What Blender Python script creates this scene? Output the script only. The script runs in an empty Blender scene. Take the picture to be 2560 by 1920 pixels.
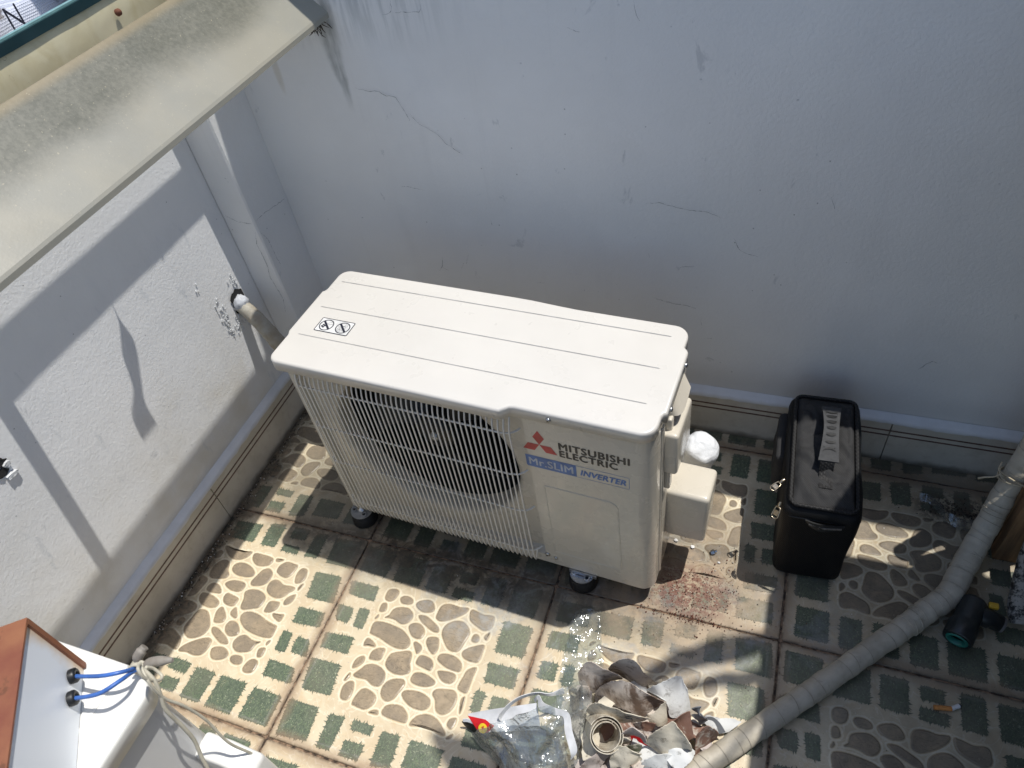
import bpy, bmesh, math, random
from mathutils import Vector, Matrix, noise as mnoise
random.seed(7)
D = bpy.data
SC = bpy.context.scene
COL = SC.collection
# ------------------------------------------------------------------ camera
cam_d = D.cameras.new('camera'); cam = D.objects.new('camera', cam_d); COL.objects.link(cam)
cam_d.sensor_width = 36.0; cam_d.sensor_fit = 'HORIZONTAL'; cam_d.lens = 25.9457
cam_d.clip_start = 0.02; cam_d.clip_end = 400
right = Vector((0.93804, 0.32172, -0.12877)); down = Vector((0.14896, -0.70986, -0.68841)); fwd = Vector((-0.31288, 0.62657, -0.7138))
m3 = Matrix((right, -down, -fwd)).transposed()
cam.matrix_world = Matrix.Translation(Vector((0.8741, -0.78406, 1.57956))) @ m3.to_4x4()
cam_d.dof.use_dof = True; cam_d.dof.focus_distance = 1.45; cam_d.dof.aperture_fstop = 7.0
SC.camera = cam
# ------------------------------------------------------------------ light
W_ = D.worlds.new('World'); SC.world = W_; W_.use_nodes = True
wn = W_.node_tree; bg = wn.nodes['Background']
sky = wn.nodes.new('ShaderNodeTexSky'); sky.sky_type = 'NISHITA'; sky.sun_disc = False
sky.sun_elevation = math.radians(72.3); sky.sun_rotation = math.radians(59.9)
sky.air_density = 1.0; sky.dust_density = 1.0; sky.ozone_density = 1.0
wn.links.new(sky.outputs[0], bg.inputs[0]); bg.inputs[1].default_value = 0.130
sun_d = D.lights.new('sun', 'SUN'); sun = D.objects.new('sun', sun_d); COL.objects.link(sun)
sun_d.energy = 3.6; sun_d.angle = math.radians(0.53); sun_d.color = (1.0, 0.965, 0.905)
SUN = Vector((0.262, 0.152, 0.953)).normalized()
sun.rotation_euler = SUN.to_track_quat('Z', 'Y').to_euler(); sun.location = (1.5, 1.2, 5)
SC.view_settings.view_transform = 'Standard'; SC.view_settings.look = 'None'
SC.view_settings.exposure = 0.20; SC.view_settings.gamma = 1.0; SC.view_settings.use_curve_mapping = False
SC.render.engine = 'CYCLES'
SC.cycles.max_bounces = 10; SC.cycles.diffuse_bounces = 5; SC.cycles.transparent_max_bounces = 16

# ------------------------------------------------------------------ mesh helper
class MB:
    def __init__(s): s.v = []; s.f = []; s.mi = []; s.sm = []
    def add(s, vs, fs, mi=0, sm=False):
        o = len(s.v); s.v += [tuple(v) for v in vs]
        for f in fs: s.f.append(tuple(i + o for i in f)); s.mi.append(mi); s.sm.append(sm)
        return s
    def box(s, x0, y0, z0, x1, y1, z1, mi=0):
        vs = [(x0,y0,z0),(x1,y0,z0),(x1,y1,z0),(x0,y1,z0),(x0,y0,z1),(x1,y0,z1),(x1,y1,z1),(x0,y1,z1)]
        return s.add(vs, [(0,3,2,1),(4,5,6,7),(0,1,5,4),(1,2,6,5),(2,3,7,6),(3,0,4,7)], mi)
    def rbox(s, c, h, r, mi=0, seg=3, sm=True, fn=None, n=6):
        # rounded box: centre, half sizes, radius ; fn displaces
        cx, cy, cz = c; hx, hy, hz = h
        def axis(hh):
            a = [-hh + r * (1 - math.cos(i / seg * math.pi / 2)) for i in range(seg)]
            b = [-hh + r + (2 * hh - 2 * r) * i / n for i in range(n + 1)]
            return a + b + [-t for t in reversed(a)]
        def proj(x, y, z):
            q = Vector((max(-hx + r, min(hx - r, x)), max(-hy + r, min(hy - r, y)), max(-hz + r, min(hz - r, z))))
            d = Vector((x, y, z)) - q
            if d.length > 1e-9: d = d.normalized() * r
            v = q + d
            if fn: v = fn(v)
            return (v.x + cx, v.y + cy, v.z + cz)
        X, Y, Z = axis(hx), axis(hy), axis(hz)
        def face(P, Q, f, flip):
            vs = [proj(*f(a, b)) for a in P for b in Q]; nq = len(Q); fs = []
            for i in range(len(P) - 1):
                for j in range(nq - 1):
                    q = (i*nq+j, (i+1)*nq+j, (i+1)*nq+j+1, i*nq+j+1)
                    fs.append(q[::-1] if flip else q)
            s.add(vs, fs, mi, sm)
        face(X, Y, lambda a, b: (a, b, hz), False); face(X, Y, lambda a, b: (a, b, -hz), True)
        face(Y, Z, lambda a, b: (hx, a, b), False); face(Y, Z, lambda a, b: (-hx, a, b), True)
        face(Z, X, lambda a, b: (b, hy, a), False); face(Z, X, lambda a, b: (b, -hy, a), True)
        return s
    def tube(s, pts, r, n=8, mi=0, caps=True, sm=True, flat=None):
        pts = [Vector(q) for q in pts]; m = len(pts)
        rr = r if isinstance(r, (list, tuple)) else [r] * m
        t = (pts[1] - pts[0]).normalized()
        up = Vector((0, 0, 1)) if abs(t.z) < .9 else Vector((0, 1, 0))
        nx = t.cross(up).normalized(); vs = []
        for i, q in enumerate(pts):
            a = pts[max(0, i - 1)]; b = pts[min(m - 1, i + 1)]; t = (b - a).normalized()
            nx = (nx - t * nx.dot(t)).normalized(); ny = t.cross(nx)
            for k in range(n):
                an = 2 * math.pi * k / n
                vs.append(q + nx * (math.cos(an) * rr[i]) + ny * (math.sin(an) * rr[i] * (flat or 1)))
        fs = [(i*n+k, i*n+(k+1) % n, (i+1)*n+(k+1) % n, (i+1)*n+k) for i in range(m - 1) for k in range(n)]
        s.add(vs, fs, mi, sm)
        if caps:
            s.add(vs[:n], [tuple(range(n))[::-1]], mi); s.add(vs[-n:], [tuple(range(n))], mi)
        return s
    def lathe(s, c, ax, prof, n=24, mi=0, sm=True):
        ax = Vector(ax).normalized(); u = ax.orthogonal().normalized(); w = ax.cross(u); c = Vector(c)
        vs = [c + ax * h + (u * math.cos(2*math.pi*k/n) + w * math.sin(2*math.pi*k/n)) * r for (r, h) in prof for k in range(n)]
        fs = [(i*n+k, i*n+(k+1) % n, (i+1)*n+(k+1) % n, (i+1)*n+k) for i in range(len(prof)-1) for k in range(n)]
        return s.add(vs, fs, mi, sm)
    def prism(s, poly, z0, z1, mi=0, f=None, sm=False):
        f = f or (lambda x, y, z: (x, y, z)); n = len(poly)
        a = [f(x, y, z0) for x, y in poly]; b = [f(x, y, z1) for x, y in poly]
        s.add(a + b, [(i, (i+1) % n, n+(i+1) % n, n+i) for i in range(n)], mi, sm)
        s.add(b, [tuple(range(n))], mi); s.add(a, [tuple(range(n))[::-1]], mi)
        return s
    def ribbon(s, A, B, th=.001, mi=0, sub=6, amp=0., fr=20., seed=0, cross=5, mi2=None, crease=None, tear=0.):
        """sheet between two polylines A and B (smoothed), with real thickness"""
        A = smooth(A, sub); B = smooth(B, sub); m = len(A); rows = []
        for i in range(m):
            a, b = Vector(A[i]), Vector(B[i])
            for j in range(cross + 1):
                q = a.lerp(b, j / cross)
                if amp:
                    q = q + mnoise.noise_vector(q * fr + Vector((seed, seed * 1.7, 0))) * amp
                    if crease: q = q + Vector((0, 0, 1)) * (abs(mnoise.noise(q * crease[0] + Vector((seed, 3, 1)))) - .2) * crease[1] + mnoise.noise_vector(q * crease[0] * 1.7) * crease[1] * .35
                    if tear and j in (0, cross): q = q + (b - a).normalized() * mnoise.noise(q * 170) * tear * (1 if j else -1)
                rows.append(q)
        w = cross + 1; nor = [Vector((0, 0, 0)) for _ in rows]; fs = []
        for i in range(m - 1):
            for j in range(cross):
                f = (i*w+j, (i+1)*w+j, (i+1)*w+j+1, i*w+j+1); fs.append(f)
                nn = (rows[f[1]] - rows[f[0]]).cross(rows[f[3]] - rows[f[0]])
                if nn.length > 1e-12: nn.normalize()
                for k in f: nor[k] += nn
        nor = [x.normalized() if x.length > 1e-9 else Vector((0, 0, 1)) for x in nor]
        top = [q + x * th / 2 for q, x in zip(rows, nor)]; bot = [q - x * th / 2 for q, x in zip(rows, nor)]
        N = len(rows)
        s.add(top, fs, mi, True); s.add(bot, [f[::-1] for f in fs], mi if mi2 is None else mi2, True)
        bd = [i*w for i in range(m)] + [(m-1)*w+j for j in range(1, w)] + [i*w+cross for i in range(m-2, -1, -1)] + [j for j in range(cross-1, 0, -1)]
        k = len(bd); vs = [top[i] for i in bd] + [bot[i] for i in bd]
        s.add(vs, [(i, k+i, k+(i+1) % k, (i+1) % k) for i in range(k)], mi)
        return s

def smooth(P, sub):
    P = [Vector(q) for q in P]
    if len(P) < 3: 
        return [P[0].lerp(P[-1], i / (sub * 2)) for i in range(sub * 2 + 1)]
    out = []
    for i in range(len(P) - 1):
        p0 = P[max(0, i-1)]; p1 = P[i]; p2 = P[i+1]; p3 = P[min(len(P)-1, i+2)]
        for k in range(sub):
            t = k / sub
            out.append(.5 * ((2*p1) + (p2-p0)*t + (2*p0-5*p1+4*p2-p3)*t*t + (3*p1-p0-3*p2+p3)*t**3))
    out.append(P[-1]); return out

def obj(name, mb, mats, parent=None, origin=None, label=None, merge=False):
    """one mesh object; vertices are world (or parent-local) minus origin"""
    o = Vector(origin) if origin is not None else Vector((0, 0, 0))
    me = D.meshes.new(name)
    me.from_pydata([(v[0]-o.x, v[1]-o.y, v[2]-o.z) for v in mb.v], [], mb.f)
    if not isinstance(mats, (list, tuple)): mats = [mats]
    for m in mats: me.materials.append(m)
    me.polygons.foreach_set('material_index', mb.mi); me.polygons.foreach_set('use_smooth', mb.sm)
    if merge:
        bm = bmesh.new(); bm.from_mesh(me); bmesh.ops.remove_doubles(bm, verts=bm.verts, dist=1e-5); bm.to_mesh(me); bm.free()
    me.update()
    ob = D.objects.new(name, me); COL.objects.link(ob)
    if parent is not None: ob.parent = parent
    ob.location = o
    if label: ob['label'] = label
    return ob
def setp(o, label=None, cat=None, group=None, kind=None):
    if label: o['label'] = label
    if cat: o['category'] = cat
    if group: o['group'] = group
    if kind: o['kind'] = kind
    return o
def thing(name, label, cat, loc=(0, 0, 0), rz=0., group=None):
    e = D.objects.new(name, None); COL.objects.link(e); e.empty_display_size = .05
    e.location = loc; e.rotation_euler = (0, 0, rz)
    return setp(e, label, cat, group)
def solo(name, mb, mats, label, cat, group=None, merge=False):
    """a thing made of one mesh: origin at the centre of its base"""
    xs = [v[0] for v in mb.v]; ys = [v[1] for v in mb.v]; zs = [v[2] for v in mb.v]
    o = ((min(xs)+max(xs))/2, (min(ys)+max(ys))/2, min(zs))
    return setp(obj(name, mb, mats, None, o, merge=merge), label, cat, group)
def inst(name, src, parent, loc, rz=0.):
    o = D.objects.new(name, src.data); COL.objects.link(o); o.parent = parent; o.location = loc; o.rotation_euler = (0, 0, rz); return o

# ------------------------------------------------------------------ material helper
class NT:
    def __init__(s, name):
        s.m = D.materials.new(name); s.m.use_nodes = True; s.t = s.m.node_tree
        s.b = s.t.nodes['Principled BSDF']; s.g = None
    def n(s, ty, **k):
        x = s.t.nodes.new(ty)
        for a, b in k.items(): setattr(x, a, b)
        return x
    def L(s, a, b): s.t.links.new(a, b)
    def put(s, sock, v):
        if isinstance(v, bpy.types.NodeSocket): s.L(v, sock)
        elif isinstance(v, (tuple, list)):
            sock.default_value = tuple(v) + (1.0,) * (len(sock.default_value) - len(v))
        else: sock.default_value = v
    def M(s, op, a, b=0., c=None, clamp=False):
        x = s.n('ShaderNodeMath', operation=op, use_clamp=clamp); s.put(x.inputs[0], a); s.put(x.inputs[1], b)
        if c is not None: s.put(x.inputs[2], c)
        return x.outputs[0]
    def pos(s, scale=None):
        if s.g is None: s.g = s.n('ShaderNodeNewGeometry')
        if scale is None: return s.g.outputs['Position']
        x = s.n('ShaderNodeVectorMath', operation='MULTIPLY'); s.L(s.g.outputs['Position'], x.inputs[0]); x.inputs[1].default_value = scale
        return x.outputs[0]
    def xyz(s):
        x = s.n('ShaderNodeSeparateXYZ'); s.L(s.pos(), x.inputs[0]); return x.outputs
    def obc(s):
        return s.n('ShaderNodeTexCoord').outputs['Object']
    def noise(s, sc, det=4, ro=.55, vec=None, dist=0.):
        x = s.n('ShaderNodeTexNoise'); s.L(vec if vec is not None else s.pos(), x.inputs['Vector'])
        x.inputs['Scale'].default_value = sc; x.inputs['Detail'].default_value = det; x.inputs['Roughness'].default_value = ro; x.inputs['Distortion'].default_value = dist
        return x.outputs['Fac']
    def vor(s, sc, vec=None, feat='F1', out='Distance'):
        x = s.n('ShaderNodeTexVoronoi', feature=feat); s.L(vec if vec is not None else s.pos(), x.inputs['Vector']); x.inputs['Scale'].default_value = sc
        return x.outputs[out]
    def map(s, v, a, b, c=0., d=1., smooth=True):
        x = s.n('ShaderNodeMapRange'); x.interpolation_type = 'SMOOTHSTEP' if smooth else 'LINEAR'
        s.put(x.inputs[0], v); x.inputs[1].default_value = a; x.inputs[2].default_value = b; x.inputs[3].default_value = c; x.inputs[4].default_value = d
        return x.outputs[0]
    def mix(s, f, a, b, mode='MIX'):
        x = s.n('ShaderNodeMix', data_type='RGBA', blend_type=mode); s.put(x.inputs[0], f); s.put(x.inputs[6], a); s.put(x.inputs[7], b); return x.outputs[2]
    def blob(s, u, v, cu, cv, ru, rv):
        a = s.M('DIVIDE', s.M('SUBTRACT', u, cu), ru); b = s.M('DIVIDE', s.M('SUBTRACT', v, cv), rv)
        d = s.M('ADD', s.M('MULTIPLY', a, a), s.M('MULTIPLY', b, b)); return s.map(d, 0., 1., 1., 0.)
    def col(s, c): s.put(s.b.inputs['Base Color'], c); return s
    def set(s, rough=.5, spec=.5, metal=0., coat=0., **k):
        s.put(s.b.inputs['Roughness'], rough); s.b.inputs['Specular IOR Level'].default_value = spec; s.put(s.b.inputs['Metallic'], metal)
        s.b.inputs['Coat Weight'].default_value = coat
        return s
    def bump(s, h, st=.3, dist=.001):
        x = s.n('ShaderNodeBump'); x.inputs['Strength'].default_value = st; x.inputs['Distance'].default_value = dist; s.L(h, x.inputs['Height']); s.L(x.outputs[0], s.b.inputs['Normal']); return s

def simple(name, c, rough=.5, metal=0., var=.12, sc=40., bump=0., bsc=200., coat=0., c2=None, spec=.5, lo=.35, hi=.65, bd=.001):
    t = NT(name); n = t.noise(sc, 5)
    c2 = c2 or tuple(x * (1 - var * 2) for x in c)
    t.col(t.mix(t.map(n, lo, hi), c2, c)).set(t.map(t.noise(sc * 2.3, 3), .3, .7, max(.02, rough - .06), rough + .06), spec, metal, coat)
    if bump: t.bump(t.noise(bsc, 4), bump, bd)
    return t.m
# ================================================================== materials for the setting
YW = 0.566; XW = -0.43; XP = -0.341; YP = 0.424; YS = 0.546; XS = -0.411; ZS = 0.143

def seam_dist(t, u):
    f = t.M('FRACT', t.M('DIVIDE', t.M('ADD', u, 50.), .5)); return t.M('MULTIPLY', t.M('MINIMUM', f, t.M('SUBTRACT', 1., f)), .5)
def tile_mat(name, ca, cb, kind):
    """printed glazed tile with the wear, lime, grime and painted shade of this floor laid over it"""
    t = NT(name); x, y, z = t.xyz()
    if kind == 'stone':
        w = t.noise(22, 6, .6, dist=2.2); c = t.mix(t.map(w, .32, .68), ca, cb)
        c = t.mix(t.map(t.noise(13, 3, .5), .40, .62, 0., .6), c, (.20, .165, .125, 1)); c = t.mix(t.map(t.noise(85, 5, .7), .52, .68, 0., .45), c, (.42, .33, .22, 1))
        w2 = t.noise(9, 3, .5, vec=t.pos((1, 3.4, 1)), dist=3.0); ln = t.M('ABSOLUTE', t.M('SUBTRACT', t.M('FRACT', t.M('MULTIPLY', w2, 9.)), .5))
        c = t.mix(t.M('MULTIPLY', t.map(ln, .0, .13, 1., 0.), .62), c, tuple(v * .45 for v in ca))
    elif kind == 'grass':
        w = t.noise(190, 4, .7, vec=t.pos((1, .55, 1)), dist=1.5); c = t.mix(t.map(w, .38, .62), ca, cb)
        c = t.mix(t.M('MULTIPLY', t.map(t.noise(260, 3, .6, dist=2), .6, .72), .5), c, (.30, .36, .16, 1))
        c = t.mix(t.map(t.noise(5.2, 3, .5), .48, .70, 0., .62), c, (.135, .137, .095, 1))
    else:
        w = t.noise(14, 6, .6, dist=.8); c = t.mix(t.map(w, .35, .65), ca, cb)
        w3 = t.noise(7, 3, .5, dist=2.2); sw = t.M('ABSOLUTE', t.M('SUBTRACT', t.M('FRACT', t.M('MULTIPLY', w3, 8.)), .5)); c = t.mix(t.M('MULTIPLY', t.map(sw, 0., .09, 1., 0.), .38), c, (.86, .80, .66, 1))
        c = t.mix(t.map(t.noise(32, 4, .6, dist=1.), .55, .72, 0., .35), c, (.60, .42, .20, 1))
    n = t.noise(11, 7, .68); nf = t.noise(60, 6, .7)
    sx = seam_dist(t, x); sy = seam_dist(t, y); sd = t.M('MINIMUM', sx, sy)
    # brown tint beside the joints
    e = t.M('MULTIPLY', t.map(t.M('ADD', sd, t.M('MULTIPLY', t.M('SUBTRACT', n, .5), .05)), .004, .03, 1., 0.), .62)
    c = t.mix(e, c, (.27, .175, .115, 1))
    # lime bloom rings
    bl = t.M('MULTIPLY', t.blob(x, y, .55, .03, .75, .30), t.map(t.noise(7.5, 6, .62, dist=.6), .50, .60))
    c = t.mix(t.M('MULTIPLY', bl, t.map(nf, .3, .65, .1, .75)), c, (.33, .37, .40, 1))
    ring = t.M('ABSOLUTE', t.M('SUBTRACT', sd, .022)); rg = t.M('MULTIPLY', t.map(t.M('ADD', ring, t.M('MULTIPLY', t.M('SUBTRACT', n, .5), .03)), .0, .006, 1., 0.), .28)
    c = t.mix(t.M('MULTIPLY', rg, t.map(n, .42, .6)), c, (.50, .47, .46, 1))
    # wet black grime: along the wall foot, along the joint under the unit, in the joints
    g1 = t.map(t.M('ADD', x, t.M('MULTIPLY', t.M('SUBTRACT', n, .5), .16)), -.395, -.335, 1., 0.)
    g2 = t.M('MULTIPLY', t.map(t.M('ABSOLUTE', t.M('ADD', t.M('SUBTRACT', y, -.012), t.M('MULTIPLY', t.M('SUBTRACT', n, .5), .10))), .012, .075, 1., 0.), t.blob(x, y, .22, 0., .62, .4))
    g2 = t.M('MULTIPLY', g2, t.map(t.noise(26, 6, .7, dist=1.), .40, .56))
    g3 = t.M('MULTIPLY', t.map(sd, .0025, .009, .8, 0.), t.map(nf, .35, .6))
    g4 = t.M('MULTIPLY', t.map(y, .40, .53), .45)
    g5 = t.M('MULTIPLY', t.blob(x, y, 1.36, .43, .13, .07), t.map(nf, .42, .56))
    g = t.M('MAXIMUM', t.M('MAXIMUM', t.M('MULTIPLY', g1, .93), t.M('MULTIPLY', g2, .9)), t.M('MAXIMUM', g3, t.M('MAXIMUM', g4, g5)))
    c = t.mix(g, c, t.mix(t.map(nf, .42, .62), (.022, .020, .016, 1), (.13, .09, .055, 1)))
    # black grime by the unit and dirtier right half, darkened to deepen their shade
    grime_shade = t.M('MAXIMUM', t.map(t.blob(x, y, .31, .12, .78, .37), 0., .42), t.M('MULTIPLY', t.map(t.M('ADD', x, t.M('MULTIPLY', t.M('SUBTRACT', n, .5), .5)), .85, 1.35), .82))
    grime_shade = t.M('MULTIPLY', grime_shade, t.M('MAXIMUM', t.map(t.M('ADD', y, t.M('MULTIPLY', t.M('SUBTRACT', n, .5), .08)), -.135, -.055), t.map(x, .9, 1.)))
    c = t.mix(t.M('MULTIPLY', grime_shade, t.map(n, .25, .6, .6, .97)), c, t.mix(.66, c, (.030, .027, .021, 1), 'MIX'))
    # brick dust by the unit, pale cement dust round it
    bd = t.blob(x, y, .775, .085, .26, .26)
    c = t.mix(t.M('MULTIPLY', bd, t.map(t.noise(13, 6, .65), .38, .62, .15, .85)), c, (.40, .30, .20, 1))
    rd = t.M('MULTIPLY', t.blob(x, y, .80, .065, .125, .085), t.map(t.noise(75, 5, .75), .44, .53))
    c = t.mix(t.M('MULTIPLY', rd, .85), c, (.155, .052, .032, 1))
    # fine dark specks
    sp = t.M('MULTIPLY', t.map(t.vor(120), .0, .16, 1., 0.), t.map(t.noise(6, 3), .48, .58))
    c = t.mix(t.M('MULTIPLY', sp, .7), c, (.05, .035, .02, 1))
    # walked on and faded
    c = t.mix(t.map(t.noise(3.1, 5, .6), .40, .75, 0., .22), c, (.42, .37, .28, 1))
    t.col(c)
    t.set(t.map(t.noise(30, 5), .3, .7, .32, .62), .45)
    t.bump(t.M('ADD', t.noise(130, 4), t.M('MULTIPLY', t.noise(420, 3), .5)), .30, .0012)
    return t.m
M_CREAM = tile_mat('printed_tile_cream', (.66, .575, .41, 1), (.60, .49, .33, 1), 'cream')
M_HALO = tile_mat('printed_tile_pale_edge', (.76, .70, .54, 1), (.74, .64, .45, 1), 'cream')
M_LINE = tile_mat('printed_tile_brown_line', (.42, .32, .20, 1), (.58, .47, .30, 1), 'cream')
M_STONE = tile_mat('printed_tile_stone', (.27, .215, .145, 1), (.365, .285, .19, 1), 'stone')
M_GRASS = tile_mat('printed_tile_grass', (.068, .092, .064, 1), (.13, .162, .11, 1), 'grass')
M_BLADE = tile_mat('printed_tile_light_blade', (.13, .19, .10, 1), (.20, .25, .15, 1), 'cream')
def grout():
    t = NT('tile_grout'); c = t.mix(t.map(t.noise(40, 6, .7), .4, .6), (.045, .032, .024, 1), (.30, .20, .13, 1)); t.col(c).set(.9); t.bump(t.noise(200, 4), .6, .003); return t.m
M_GROUT = grout()

def plaster(name, c1, c2, fl):
    t = NT(name); x, y, z = t.xyz()
    c = t.mix(t.map(t.noise(2.4, 5, .6), .35, .68), c1, c2)
    # vertical rain streaks
    st = t.noise(9, 5, .6, vec=t.pos((1, 1, .12)), dist=.4); c = t.mix(t.map(st, .55, .78, 0., .16), c, tuple(v * .75 for v in c1))
    st2 = t.noise(38, 4, .6, vec=t.pos((1, 1, .045))); c = t.mix(t.map(st2, .6, .74, 0., .07), c, tuple(v * .6 for v in c1))
    low = t.map(z, .16, .62, .55, 0.)
    if fl == 'left':
        c = t.mix(t.M('MULTIPLY', low, t.map(t.noise(6, 5), .35, .7)), c, (.60, .55, .44, 1))
        sp = t.map(t.noise(22, 4, .55, vec=t.pos((1, 1.6, .4))), .62, .76, 0., .4); c = t.mix(sp, c, (.50, .54, .57, 1))
    else:
        # the long dark run of dirt under the end of the gutter, and the yellow one beside it
        u = t.M('SUBTRACT', x, t.M('ADD', -0.07, t.M('MULTIPLY', t.M('SUBTRACT', 1.056, z), 0.02)))
        u = t.M('ADD', u, t.M('MULTIPLY', t.M('SUBTRACT', t.noise(12, 5), .5), .03))
        wd = t.map(z, .88, 1.08, .012, .034)
        run = t.M('MULTIPLY', t.map(t.M('DIVIDE', t.M('ABSOLUTE', u), wd), .2, 1.0, 1., 0.), t.map(z, .86, .95))
        c = t.mix(t.M('MULTIPLY', run, t.map(t.noise(34, 6, .65, vec=t.pos((1, 1, .2))), .3, .62, .25, .8)), c, (.15, .17, .16, 1))
        top = t.M('MULTIPLY', t.map(z, .98, 1.10), t.map(t.noise(60, 5, .6, vec=t.pos((1, 1, .1))), .42, .62, 0., .42)); c = t.mix(t.M('MULTIPLY', top, t.map(x, .02, .3, 1., 0.)), c, (.33, .36, .36, 1))
        u2 = t.blob(x, z, -0.23, 0.963, .012, .07); c = t.mix(t.M('MULTIPLY', u2, .35), c, (.42, .34, .16, 1))
        c = t.mix(t.map(t.noise(1.3, 3), .42, .62, 0., .30), c, (.66, .675, .69, 1))
        c = t.mix(t.M('MULTIPLY', t.map(z, .16, .26, 1., 0.), .3), c, (.35, .35, .33, 1))
    wh = t.map(t.vor(9, vec=t.pos((1, 1, 1.4))), .0, .035, 1., 0.); c = t.mix(t.M('MULTIPLY', wh, .55), c, (.22, .24, .26, 1))
    sc_ = t.map(t.noise(17, 5, .62, vec=t.pos((1, 1, .55)), dist=.7), .66, .72, 0., .45); c = t.mix(sc_, c, (.42, .44, .46, 1))
    pt = t.map(t.noise(1.7, 4, .55, vec=t.pos((1, 1, 1.3))), .47, .53, 0., .13); c = t.mix(pt, c, (.90, .91, .92, 1))
    nk = t.M('MULTIPLY', t.map(t.vor(26), .0, .06, 1., 0.), t.map(t.noise(4, 2), .50, .56)); c = t.mix(t.M('MULTIPLY', nk, .8), c, (.12, .13, .14, 1))
    t.col(c).set(.42 if fl == 'back' else .55, .5)
    h = t.M('ADD', t.M('MULTIPLY', t.noise(150, 3, .5, dist=.5), .8), t.M('MULTIPLY', t.noise(8, 4), 1.5)); t.bump(h, .5, .0020)
    return t.m
M_WALLL = plaster('left_wall_paint', (.80, .81, .815), (.86, .865, .865), 'left')
M_WALLB = plaster('back_wall_paint', (.78, .78, .77), (.83, .83, .815), 'back')
M_CAPP = simple('skirting_paint', (.68, .69, .70), .5, var=.035, sc=30, bump=.4, bsc=140)
def skirt():
    t = NT('skirting_ceramic'); x, y, z = t.xyz()
    c = t.mix(t.map(t.noise(10, 5), .35, .65), (.56, .52, .44, 1), (.64, .60, .52, 1))
    c = t.mix(t.map(t.noise(45, 5, .6), .5, .7, 0., .25), c, (.36, .31, .24, 1))
    c = t.mix(t.map(t.M('ADD', z, t.M('MULTIPLY', t.noise(25, 5), .03)), .015, .04, .8, 0.), c, (.10, .08, .055, 1))
    t.col(c).set(.38, .5); t.bump(t.noise(60, 3), .1); return t.m
M_SKIRT = skirt()
M_SLINE = simple('skirting_brown_line', (.17, .10, .075), .6, sc=60, var=.2)
M_CRACK = simple('crack_shadow', (.24, .26, .28), .9, sc=80, var=.2)
M_FLAKE = simple('loose_paint', (.74, .755, .76), .7, sc=60, bump=.8, bsc=200)

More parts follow.
